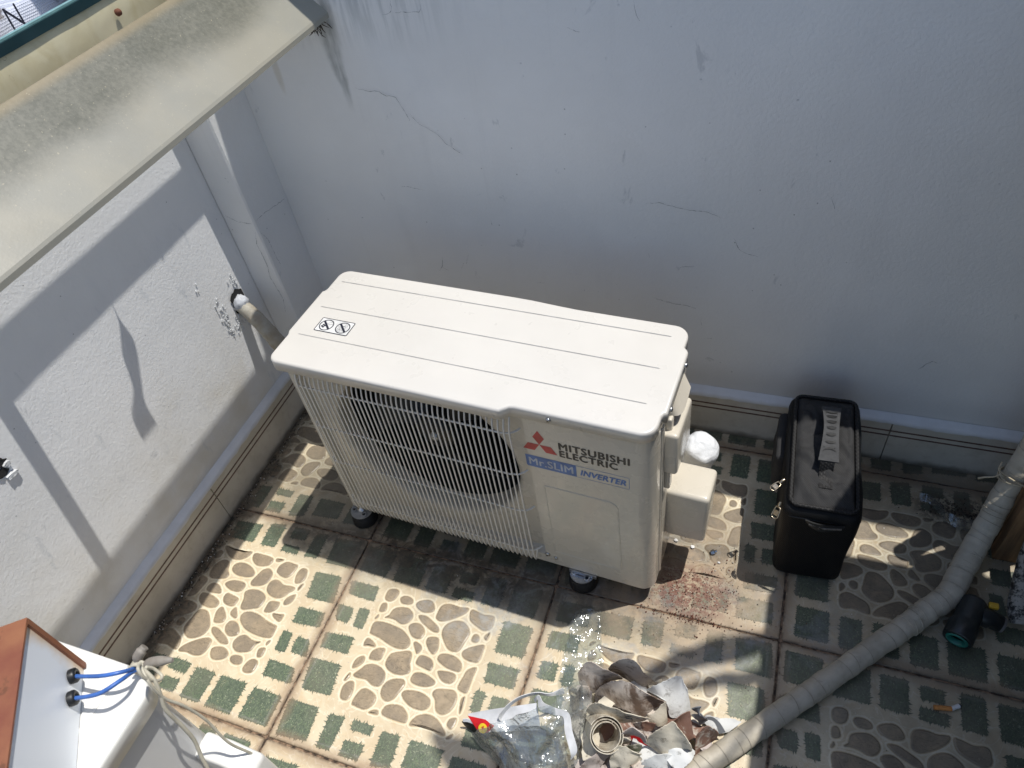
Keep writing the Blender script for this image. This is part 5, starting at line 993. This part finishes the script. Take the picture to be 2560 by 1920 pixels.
scrap([(0.6531, -0.2838, 0.085), (0.6621, -0.2775, 0.11), (0.6756, -0.2766, 0.12), (0.7023, -0.2781, 0.125), (0.7379, -0.2795, 0.122), (0.7778, -0.2729, 0.11)], [(0.6622, -0.2851, 0.06), (0.6746, -0.2884, 0.07), (0.6888, -0.2905, 0.078), (0.7052, -0.2896, 0.08), (0.7315, -0.2827, 0.08), (0.7585, -0.2724, 0.08)], D2, 'long pale cream strip of tape lying over the rolled piece', amp=.002, seed=5)
scrap([(0.7639, -0.26, 0.075), (0.7808, -0.2474, 0.085), (0.7998, -0.2305, 0.1)], [(0.7857, -0.2627, 0.055), (0.7969, -0.2618, 0.055), (0.8084, -0.2518, 0.05)], D2, 'small cream triangle of tape standing up in the middle of the heap', seed=6)
scrap([(0.774, -0.3081, 0.075), (0.788, -0.2927, 0.11), (0.8043, -0.2813, 0.122), (0.8196, -0.2724, 0.125), (0.8302, -0.2791, 0.12), (0.8441, -0.2869, 0.11), (0.8605, -0.2965, 0.085)], [(0.7804, -0.3001, 0.045), (0.7945, -0.3062, 0.05), (0.8064, -0.3105, 0.055), (0.8192, -0.3122, 0.06), (0.8317, -0.3031, 0.06), (0.8446, -0.2962, 0.058), (0.8585, -0.2903, 0.055)], D2, 'large beige fold of tape at the front of the heap', seed=7, amp=.0035)
scrap([(0.7966, -0.2794, 0.095), (0.8229, -0.2629, 0.11), (0.8445, -0.2413, 0.118), (0.8514, -0.2519, 0.105), (0.8598, -0.2719, 0.08)], [(0.7985, -0.2798, 0.08), (0.8142, -0.2714, 0.085), (0.8275, -0.2754, 0.085), (0.8388, -0.2766, 0.08), (0.8473, -0.2784, 0.07)], D4, 'pointed rust blotched piece of tape beside the grey knotted rag', seed=8)
scrap([(0.8657, -0.2941, 0.03), (0.8635, -0.278, 0.055), (0.8654, -0.2687, 0.08), (0.8777, -0.255, 0.098), (0.8901, -0.2531, 0.092), (0.9041, -0.2524, 0.075)], [(0.8699, -0.2902, 0.012), (0.8766, -0.2798, 0.02), (0.8842, -0.2697, 0.025), (0.8918, -0.2596, 0.03), (0.8969, -0.2534, 0.035), (0.9018, -0.249, 0.045)], D4, 'white and red blotched sheet of tape leaning on the wrapped pipe', seed=9)
scrap([(0.7296, -0.3091, 0.09), (0.7397, -0.3028, 0.105), (0.75, -0.2986, 0.112), (0.768, -0.3017, 0.108), (0.7766, -0.3093, 0.09)], [(0.7357, -0.302, 0.07), (0.7481, -0.2993, 0.075), (0.7577, -0.2993, 0.072), (0.766, -0.3003, 0.068), (0.7719, -0.3054, 0.065)], D5, 'small greyish pink flap of tape in the centre of the heap', seed=10, amp=.002)
scrap([(0.7396, -0.2765, 0.065), (0.7664, -0.2717, 0.08), (0.7872, -0.2714, 0.085)], [(0.7507, -0.2827, 0.055), (0.772, -0.283, 0.06), (0.7839, -0.2781, 0.065)], D4, 'speckled brown scrap of tape tucked under the cream strip', seed=11)
scrap([(0.715, -0.3268, 0.055), (0.728, -0.3172, 0.08), (0.7388, -0.314, 0.09), (0.7475, -0.3139, 0.085)], [(0.712, -0.3306, 0.035), (0.7239, -0.324, 0.045), (0.7321, -0.3162, 0.055), (0.7456, -0.314, 0.065)], D2, 'crumpled cream scrap of tape below the rolled piece', amp=.006, fr=45, seed=12)
scrap([(0.7148, -0.3502, 0.05), (0.7188, -0.34, 0.075), (0.7269, -0.3324, 0.085), (0.7418, -0.3273, 0.09), (0.7582, -0.33, 0.085), (0.7701, -0.3309, 0.075)], [(0.7204, -0.3594, 0.03), (0.731, -0.3546, 0.04), (0.7416, -0.3514, 0.045), (0.7522, -0.3483, 0.045), (0.7632, -0.3403, 0.045), (0.7712, -0.3325, 0.045)], D2, 'crushed cream bundle of tape at the lower edge of the picture', amp=.007, fr=45, seed=13)
scrap([(0.6582, -0.3827, 0.045), (0.669, -0.3702, 0.06), (0.6801, -0.3608, 0.07), (0.693, -0.3477, 0.07), (0.7041, -0.3406, 0.068)], [(0.695, -0.3747, 0.035), (0.6979, -0.3661, 0.04), (0.7024, -0.357, 0.045), (0.7065, -0.3465, 0.05), (0.7125, -0.337, 0.055)], D5, 'brown folded tape at the lower left of the heap', seed=14)
scrap([(0.7641, -0.3447, 0.035), (0.7827, -0.3346, 0.06), (0.798, -0.3247, 0.072), (0.818, -0.3153, 0.07), (0.8391, -0.3046, 0.055)], [(0.7843, -0.3493, 0.03), (0.8007, -0.3443, 0.035), (0.8166, -0.3374, 0.038), (0.8291, -0.3282, 0.035), (0.8386, -0.3146, 0.03)], D3, 'grey white scrap of tape at the bottom edge beside the pipe', seed=15)
scrap([(0.8448, -0.2967, 0.055), (0.8534, -0.2994, 0.045), (0.8642, -0.3038, 0.03)], [(0.8388, -0.2977, 0.05), (0.8366, -0.309, 0.035), (0.8548, -0.3097, 0.015)], D1, 'dark curled tape edge under the beige fold near the pipe', seed=16)
scrap([(0.8743, -0.2041, 0.02), (0.8967, -0.2032, 0.024), (0.9204, -0.2004, 0.024), (0.942, -0.1984, 0.02)], [(0.8737, -0.2181, 0.012), (0.8931, -0.2296, 0.014), (0.9074, -0.2286, 0.014), (0.921, -0.2223, 0.012)], D3, 'flat white sheet corner showing beneath the wrapped pipe', seed=17, amp=.0015)
scrap([(0.7398, -0.3211, 0.06), (0.7549, -0.316, 0.07), (0.7708, -0.3115, 0.072)], [(0.7434, -0.3237, 0.045), (0.7563, -0.3231, 0.05), (0.7664, -0.3178, 0.055)], dirty('foil_scrap', (.30, .30, .26, 1), (.10, .11, .07, 1), (.45, .43, .36, 1), .5, 60), 'small speckled foil backed scrap below the grey pink flap', seed=18, amp=.004, fr=60)
M_REDC = simple('red_wrapper', (.42, .012, .015), .35, sc=30, bump=.5)
scrap([(0.743, -0.2928, 0.045), (0.7595, -0.293, 0.055), (0.7766, -0.2973, 0.05)], [(0.752, -0.3044, 0.035), (0.7696, -0.3103, 0.035), (0.7858, -0.3101, 0.03)], M_REDC, 'red plastic wrapper showing between the folds of tape', name='red_wrapper', cat='wrapper', seed=19, grp=None)
# dark underside of the heap: older layers pressed together
for i, (A, B, lab) in enumerate((([(0.6715, -0.2839, 0.03), (0.7288, -0.2754, 0.03), (0.7959, -0.2794, 0.028), (0.8541, -0.2881, 0.02)], [(0.6627, -0.3385, 0.014), (0.7275, -0.343, 0.014), (0.7918, -0.3392, 0.014), (0.8445, -0.3227, 0.012)], 'flattened brown layer of tape at the bottom of the heap'), ([(0.6475, -0.2267, 0.02), (0.7156, -0.2178, 0.025), (0.7834, -0.2155, 0.025), (0.8428, -0.2217, 0.02)], [(0.6702, -0.2807, 0.02), (0.7283, -0.2734, 0.024), (0.7956, -0.2774, 0.022), (0.8616, -0.2839, 0.014)], 'flattened brown layer of tape beneath the broad sheet'))):
    scrap(A, B, D1, lab, seed=30+i, amp=.006)
# smaller torn bits filling the heap
rs = random.Random(77)
LOOKS = ((D1, 'dirty brown'), (D2, 'pale cream'), (D4, 'rust blotched'), (D5, 'greyish pink'), (D3, 'grey white'))
for i, (px, py, wo) in enumerate(((c[0], c[1], c[2]) for c in [(0.6418, -0.2944, 'left of the rolled strip'), (0.671, -0.3269, 'below the rolled strip'), (0.7193, -0.2915, 'just right of the rolled strip'), (0.788, -0.2809, 'under the big beige fold'), (0.8403, -0.3033, 'at the bottom beside the dark curl'), (0.7481, -0.3309, 'behind the crushed bundle'), (0.6809, -0.2661, 'under the long pale strip'), (0.817, -0.2364, 'below the grey white sheet'), (0.872, -0.256, 'behind the blotched sheet'), (0.7815, -0.3209, 'at the front edge of the heap'), (0.6396, -0.2472, 'at the left foot of the brown curl'), (0.7788, -0.1931, 'between the loop and the clean sheet'), (0.8466, -0.2474, 'next to the grey rag'), (0.689, -0.3579, 'on the brown fold at lower left'), (0.7327, -0.2168, 'on top of the broad sheet')])):
    a = rs.uniform(0, 3.14); d = Vector((math.cos(a), math.sin(a), 0)); e = Vector((-d.y, d.x, rs.uniform(-.3, .5))); L_ = rs.uniform(.022, .045); w_ = rs.uniform(.012, .022); c = Vector((px, py, rs.uniform(.018, .055)))
    A = [c-d*L_+e*w_, c+e*w_*1.1+Vector((0, 0, rs.uniform(0, .02))), c+d*L_+e*w_*.7]; B = [c-d*L_-e*w_*.6, c-e*w_+Vector((0, 0, rs.uniform(-.012, .012))), c+d*L_*.8-e*w_]
    mt, ln = LOOKS[i % 5]; scrap(A, B, mt, ln + ' torn bit of tape ' + wo, seed=50+i, amp=.006, fr=40)
# rolled strip
m = MB(); c0 = Vector([(0.6931, -0.3147, 0.075)][0]); axv = (Vector((.30, -.42, .85))).normalized(); u = axv.orthogonal().normalized(); w = axv.cross(u); A, B = [], []
for i in range(64):
    a = i/64*6.2832*2.35; rr = .0235+.0070*i/40+mnoise.noise(Vector((i*.2, 0, 0)))*.0016; ov = 1+.12*math.cos(a); d = (u*math.cos(a)+w*math.sin(a))*rr*ov
    A.append(c0+d+axv*(.024+mnoise.noise(Vector((i*.15, 4, 0)))*.004)); B.append(c0+d*1.02-axv*.045)
m.ribbon(A, B, .0016, sub=1, cross=4, amp=.001, fr=30); solo('tape_roll', m, D2, 'rolled up strip of old cream tape with a dark round hollow', 'tape roll')
# grey knotted rag
M_RAG = simple('grey_rag', (.19, .20, .215), .6, sc=30, bump=.4, bsc=90)
m = MB(); m.ribbon([(0.845, -0.2222, 0.085), (0.8521, -0.2226, 0.07), (0.8607, -0.2248, 0.065), (0.8755, -0.2268, 0.06)], [(0.8631, -0.2199, 0.095), (0.8611, -0.224, 0.085), (0.8653, -0.229, 0.08), (0.8796, -0.226, 0.07)], .0022, sub=6, amp=.006, fr=50, cross=6)
m.ribbon([(0.85, -0.2261, 0.06), (0.8576, -0.2336, 0.06), (0.8647, -0.2334, 0.045)], [(0.8679, -0.2269, 0.085), (0.8736, -0.2315, 0.08), (0.8807, -0.2293, 0.06)], .0022, sub=6, amp=.006, fr=50, cross=6, seed=3)
m.ribbon([(0.8751, -0.2236, 0.06), (0.8889, -0.2186, 0.055), (0.9026, -0.2215, 0.045), (0.9158, -0.2318, 0.035)], [(0.8758, -0.2265, 0.055), (0.8883, -0.2234, 0.05), (0.8975, -0.2284, 0.042), (0.9043, -0.2367, 0.03)], .0016, sub=7, amp=.001, cross=4)
solo('knotted_rag', m, M_RAG, 'grey knotted rag strip at the right end of the heap', 'rag')
# bit of bent wire on the cream strip
m = MB(); m.tube(smooth([Vector(v) for v in [(0.7298, -0.2838, 0.108), (0.7383, -0.282, 0.112), (0.7442, -0.2835, 0.11), (0.7388, -0.2843, 0.11), (0.7325, -0.2849, 0.108)]], 6), .0008, 5); m.tube(smooth([Vector(v) for v in [(0.74, -0.2823, 0.112), (0.7442, -0.2836, 0.108), (0.7439, -0.2848, 0.098)]], 6), .0007, 5)
solo('bent_wire', m, M_BLK, 'short bent dark wire resting on the pale cream strip', 'wire')
# printed carton with red corner
cd = thing('torn_carton', 'torn white carton with red printed corner and yellow round emblem', 'carton', (0.43375, -0.34034, 0.0))
K = [Vector(v) for v in [(0.4149, -0.3437, 0.04), (0.5541, -0.2975, 0.085), (0.5733, -0.3368, 0.06), (0.4474, -0.369, 0.03)]]; co_ = Vector(cd.location)
nK = (K[1]-K[0]).cross(K[3]-K[0]).normalized(); nK = nK if nK.z > 0 else -nK
m = MB(); m.ribbon([K[0], K[0].lerp(K[1], .45)+Vector((0, 0, .004)), K[1]], [K[3], K[3].lerp(K[2], .45), K[2]], .0016, sub=6, cross=4, amp=.0006)
M_CARD = simple('white_card', (.74, .75, .77), .5, sc=20); obj('carton_side', m, M_CARD, cd, co_).location = (0, 0, 0)
def pl_(px, py, d=.0022):
    """point of the carton plane under region coordinates"""
    return None
QD = [(0.4168, -0.3467, 0.0405), (0.4827, -0.343, 0.047), (0.4669, -0.3645, 0.0345), (0.4473, -0.3677, 0.03)]
def lift(P, d): return [Vector(v)+nK*d for v in P]
m = MB(); m.add(lift(QD, .0022), [(0, 1, 2, 3)]); m.add(lift(QD, .0022), [(3, 2, 1, 0)]); rc = obj('red_corner', m, simple('carton_red', (.62, .015, .02), .35), cd, co_); rc.location = (0, 0, 0)
cc = Vector([(0.4551, -0.36, 0.0375)][0]); uK = (Vector(QD[1])-Vector(QD[0])).normalized(); vK = nK.cross(uK)
m = MB(); m.add([cc+nK*.0034+uK*math.cos(a)*.0095+vK*math.sin(a)*.0095 for a in [k/24*6.2832 for k in range(24)]], [tuple(range(24))]); eo = obj('round_emblem', m, simple('emblem_yellow', (.85, .62, .03), .4), cd, co_); eo.location = (0, 0, 0)
m = MB(); P = [(-.30, .55), (-.05, .35), (.10, .62), (.28, .50), (.20, .22), (.42, .05), (.15, -.05), (.10, -.55), (-.05, -.15), (-.25, -.45), (-.22, 0), (-.45, .12), (-.2, .25)]
m.add([cc+nK*.0038+uK*a*.0085+vK*b*.0085 for a, b in P], [tuple(range(len(P)))]); ob = obj('emblem_figure', m, simple('emblem_red', (.55, .05, .02), .4), cd, co_); ob.location = (0, 0, 0)
def card_text(s, org, w, h, mat, d=.003, tilt=0.):
    V, Fc = text_mb(s, 0, 0, h, w); o3 = Vector(org); m = MB(); u2_ = (uK*math.cos(tilt)+vK*math.sin(tilt)); v2_ = nK.cross(u2_)
    if v2_.dot(Vector((0, 1, 0))) < 0: v2_ = -v2_
    m.add([o3+nK*d+u2_*a+v2_*b for a, b in V], Fc); ob = obj('print', m, mat, cd, co_); ob.location = (0, 0, 0)
M_GRT = simple('green_print', (.02, .42, .36), .4)
card_text('DUNG', [(0.4629, -0.3389, 0.0455)][0], .016, .0035, M_GRT, .0028); card_text('BAO', [(0.4727, -0.3403, 0.047)][0], .010, .0032, M_GRT, .0028); card_text('DUNG', [(0.5176, -0.316, 0.068)][0], .034, .0045, M_GRT, .0034, .12); card_text('BAO', [(0.5218, -0.3188, 0.066)][0], .026, .0040, M_GRT, .0034, .12)
m = MB(); m.ribbon([(0.4058, -0.3585, 0.03), (0.4262, -0.3559, 0.03), (0.4459, -0.3677, 0.022)], [(0.4093, -0.3596, 0.012), (0.4297, -0.3649, 0.01), (0.459, -0.3649, 0.008)], .0014, sub=5, amp=.001); obj('dark_flap', m, M_BLK, cd, co_).location = (0, 0, 0)
m = MB(); m.ribbon([(0.4077, -0.356, 0.038), (0.4175, -0.3527, 0.04), (0.4303, -0.3533, 0.038)], [(0.409, -0.3586, 0.032), (0.4198, -0.3567, 0.034), (0.4326, -0.3573, 0.032)], .0014, sub=5); obj('white_flap', m, M_CARD, cd, co_).location = (0, 0, 0)
# white packing straps
M_STR = simple('white_strap', (.76, .77, .78), .4, sc=30, bump=.1)
m = MB(); A = [(0.4908, -0.3417, 0.05), (0.4846, -0.3401, 0.066), (0.4925, -0.3262, 0.08), (0.5068, -0.3114, 0.092), (0.5244, -0.2976, 0.1), (0.552, -0.2841, 0.104), (0.5772, -0.2773, 0.1), (0.598, -0.2561, 0.092)]; B = [(0.4975, -0.3401, 0.044), (0.4905, -0.3356, 0.054), (0.4965, -0.3231, 0.066), (0.5079, -0.3099, 0.078), (0.5261, -0.2966, 0.088), (0.5527, -0.2845, 0.094), (0.5788, -0.2791, 0.092), (0.6019, -0.2614, 0.078)]
m.ribbon(A, B, .0012, sub=8, cross=2); solo('packing_strap', m, M_STR, 'white packing strap arching round the back of the torn carton', 'strap', 'white packing straps')
m = MB(); A = [(0.5477, -0.2929, 0.088), (0.5538, -0.2899, 0.104), (0.561, -0.2894, 0.108), (0.5726, -0.2995, 0.106), (0.599, -0.3027, 0.104), (0.6235, -0.3039, 0.1), (0.638, -0.3315, 0.09), (0.6548, -0.3585, 0.08), (0.6457, -0.3726, 0.06)]; B = [(0.5517, -0.2971, 0.08), (0.5553, -0.2947, 0.096), (0.5584, -0.2955, 0.098), (0.566, -0.3101, 0.094), (0.5964, -0.3136, 0.096), (0.6142, -0.3118, 0.092), (0.6236, -0.3352, 0.084), (0.6431, -0.3655, 0.074), (0.6435, -0.3711, 0.058)]
m.ribbon(A, B, .0012, sub=8, cross=3, amp=.001); solo('packing_strap', m, M_STR, 'wide white packing strap folded over the clear plastic bag', 'strap', 'white packing straps')
# clear plastic
def film(name, tr=.80, hl=.5):
    t = NT(name); nt = t.t; out = nt.nodes['Material Output']; nt.nodes.remove(t.b)
    tp = t.n('ShaderNodeBsdfTransparent'); tp.inputs[0].default_value = (.93, .95, .95, 1); gl = t.n('ShaderNodeBsdfGlossy'); gl.inputs['Roughness'].default_value = .11; df = t.n('ShaderNodeBsdfDiffuse'); df.inputs[0].default_value = (.75, .77, .78, 1)
    lw_ = t.n('ShaderNodeLayerWeight'); lw_.inputs[0].default_value = .25; bp = t.n('ShaderNodeBump'); bp.inputs['Strength'].default_value = 1.; bp.inputs['Distance'].default_value = .006; h = t.M('ADD', t.M('ABSOLUTE', t.M('SUBTRACT', t.noise(24, 3, .5, dist=1.2), .5)), t.M('MULTIPLY', t.M('ABSOLUTE', t.M('SUBTRACT', t.noise(60, 2, .5, dist=.8), .5)), .5)); t.L(h, bp.inputs['Height'])
    for s in (gl, df, lw_): t.L(bp.outputs[0], s.inputs['Normal'])
    m1 = t.n('ShaderNodeMixShader'); t.put(m1.inputs[0], 1-tr); t.L(tp.outputs[0], m1.inputs[1]); t.L(df.outputs[0], m1.inputs[2])
    m2 = t.n('ShaderNodeMixShader'); t.put(m2.inputs[0], t.map(lw_.outputs['Fresnel'], 0., 1., .07, hl, False)); t.L(m1.outputs[0], m2.inputs[1]); t.L(gl.outputs[0], m2.inputs[2]); t.L(m2.outputs[0], out.inputs['Surface']); return t.m
M_FILM = film('clear_film', .93, .75); M_FILM2 = film('clear_film_strip', .965, .42)
pbg = thing('plastic_bag', 'crumpled clear plastic bag spread at the bottom beside the heap of tape', 'plastic bag', (0.55192, -0.35055, 0.0)); po = Vector(pbg.location)
for i, (A, B) in enumerate((([(0.4295, -0.3668, 0.02), (0.4729, -0.3597, 0.06), (0.506, -0.3425, 0.085), (0.555, -0.3257, 0.105), (0.5974, -0.2955, 0.11), (0.6298, -0.2354, 0.085)], [(0.485, -0.405, 0.01), (0.5165, -0.4194, 0.02), (0.5442, -0.425, 0.03), (0.5994, -0.4098, 0.035), (0.6453, -0.379, 0.03), (0.6616, -0.2669, 0.04)]),
                            ([(0.4746, -0.369, 0.05), (0.5177, -0.3552, 0.075), (0.5664, -0.3383, 0.095), (0.6113, -0.3172, 0.1)], [(0.5274, -0.4225, 0.015), (0.5597, -0.4219, 0.025), (0.5994, -0.4114, 0.03), (0.6406, -0.3741, 0.03)]), ([(0.594, -0.2772, 0.095), (0.6122, -0.2553, 0.1), (0.6345, -0.2271, 0.085)], [(0.6053, -0.3297, 0.085), (0.6344, -0.3031, 0.08), (0.6523, -0.2603, 0.06)]))):
    m = MB(); m.ribbon(A, B, .0005, sub=12, cross=30, amp=.012, fr=32, seed=i*5); o = obj('film_layer', m, M_FILM, pbg, po); o.location = (0, 0, 0)
m = MB(); m.ribbon([(0.5615, -0.0481, 0.01), (0.5616, -0.0977, 0.014), (0.5661, -0.1544, 0.016), (0.5756, -0.2168, 0.02), (0.5829, -0.2449, 0.03)], [(0.6166, -0.0372, 0.01), (0.6277, -0.0775, 0.01), (0.642, -0.123, 0.014), (0.6605, -0.175, 0.02), (0.6762, -0.2095, 0.03)], .0004, sub=12, cross=14, amp=.006, fr=60, seed=8)
solo('clear_tape', m, M_FILM2, 'wide strip of clear crinkled tape running from the unit to the heap', 'clear tape')
m = MB(); m.ribbon([(1.2749, 0.4529, 0.012), (1.3001, 0.4438, 0.02), (1.326, 0.404, 0.028), (1.3593, 0.3914, 0.024), (1.3917, 0.4032, 0.012)], [(1.2802, 0.4369, 0.003), (1.3032, 0.4287, 0.006), (1.3276, 0.3908, 0.01), (1.3544, 0.3721, 0.008), (1.3843, 0.3741, 0.003)], .0005, sub=10, cross=6, amp=.002, fr=50, seed=12)
solo('clear_offcut', m, M_FILM2, 'curled clear plastic offcut on shaded tiles near the wall', 'plastic offcut')
# ================================================================== canopy slab shaped to the floor shade; unseen wall and leaves added for the light
sh = Vector((.262/.953, .152/.953))
ZC = 1.30
def up(x, y, z): return (x+sh.x*z, y+sh.y*z)
cp = [(.968, -3.2), (.968, .10), (1.028, .243), (1.285, .250), (1.385, .325), (1.410, .345), (1.42, .60), (1.62, .60), (1.62, .30), (1.48, .300), (1.462, .258), (1.404, .266), (1.400, .2)]
cp = [(.968, -3.2), (.968, .10), (1.028, .243), (1.285, .250), (1.375, .318), (1.405, .34), (1.403, .266), (1.462, .256), (1.476, .310), (1.44, .309), (1.415, .350), (1.9, .352), (1.975, .352), (1.975, -3.2)]
m = MB(); P = [up(x, y, ZC) for x, y in cp]; m.prism(ccw(P), ZC, ZC+.012)
can = thing('roof_canopy', 'flat roof canopy above the right side of the yard', 'canopy', (1.9, -1., ZC)); 
obj('canopy_sheet', m, simple('canopy_paint', (.30, .29, .27), .8, sc=6), can, (1.9, -1., ZC)).location = (0, 0, 0)
m = MB(); m.box(2.35, -3.2, 0, 2.47, YW-.02, ZC-.002)  # unseen wall, added to keep sky light off the right floor
solo('sky_block_wall', m, simple('sky_block_paint', (.30, .29, .27), .8, sc=6), 'unseen wall added on the right under the canopy to block sky light', 'wall')
ZL = 2.5  # unseen leaves added high up to cast the soft blob shadows
def shadow_leaf(P, w, k):
    P = [Vector((*up(x, y, ZL), ZL+.06*math.sin(i*1.7+k))) for i, (x, y) in enumerate(P)]; d = (P[-1]-P[0]); s = Vector((-d.y, d.x, 0)).normalized(); n = len(P); m = MB()
    ww = [w*math.sin(math.pi*(.12+.84*i/(n-1))) for i in range(n)]
    m.ribbon([q+s*a for q, a in zip(P, ww)], [q-s*a for q, a in zip(P, ww)], .002, sub=6, cross=4, amp=.006, fr=8, seed=k); return m
plt = thing('shadow_leaves', 'unseen leaves added above the canopy edge to cast soft shadows', 'plant', (*up(1.0, -.1, ZL), ZL))
M_SHADOW_LEAF = simple('shadow_leaf_paint', (.05, .10, .03), .5); pz = Vector(plt.location)
for k, (P, w) in enumerate((([(1.02, .02), (.93, -.03), (.84, -.085), (.74, -.155)], .030), ([(1.02, -.05), (.95, -.10), (.88, -.128), (.80, -.175)], .020), ([(.86, -.06), (.80, -.10), (.74, -.16), (.69, -.215)], .022), ([(.80, -.19), (.72, -.20), (.66, -.23), (.60, -.28)], .018),
                            ([(.66, -.52), (.55, -.47), (.45, -.41), (.35, -.385)], .050), ([(.60, -.56), (.48, -.50), (.38, -.46)], .045))):
    obj('shadow_leaf', shadow_leaf(P, w, k), M_SHADOW_LEAF, plt, pz).location = (0, 0, 0)
m = MB(); m.tube([(*up(1.05, 0, ZL), ZL), (*up(.9, -.3, ZL), ZL-.03), (*up(.66, -.55, ZL), ZL)], .006, 6); obj('shadow_stem', m, M_SHADOW_LEAF, plt, pz).location = (0, 0, 0)
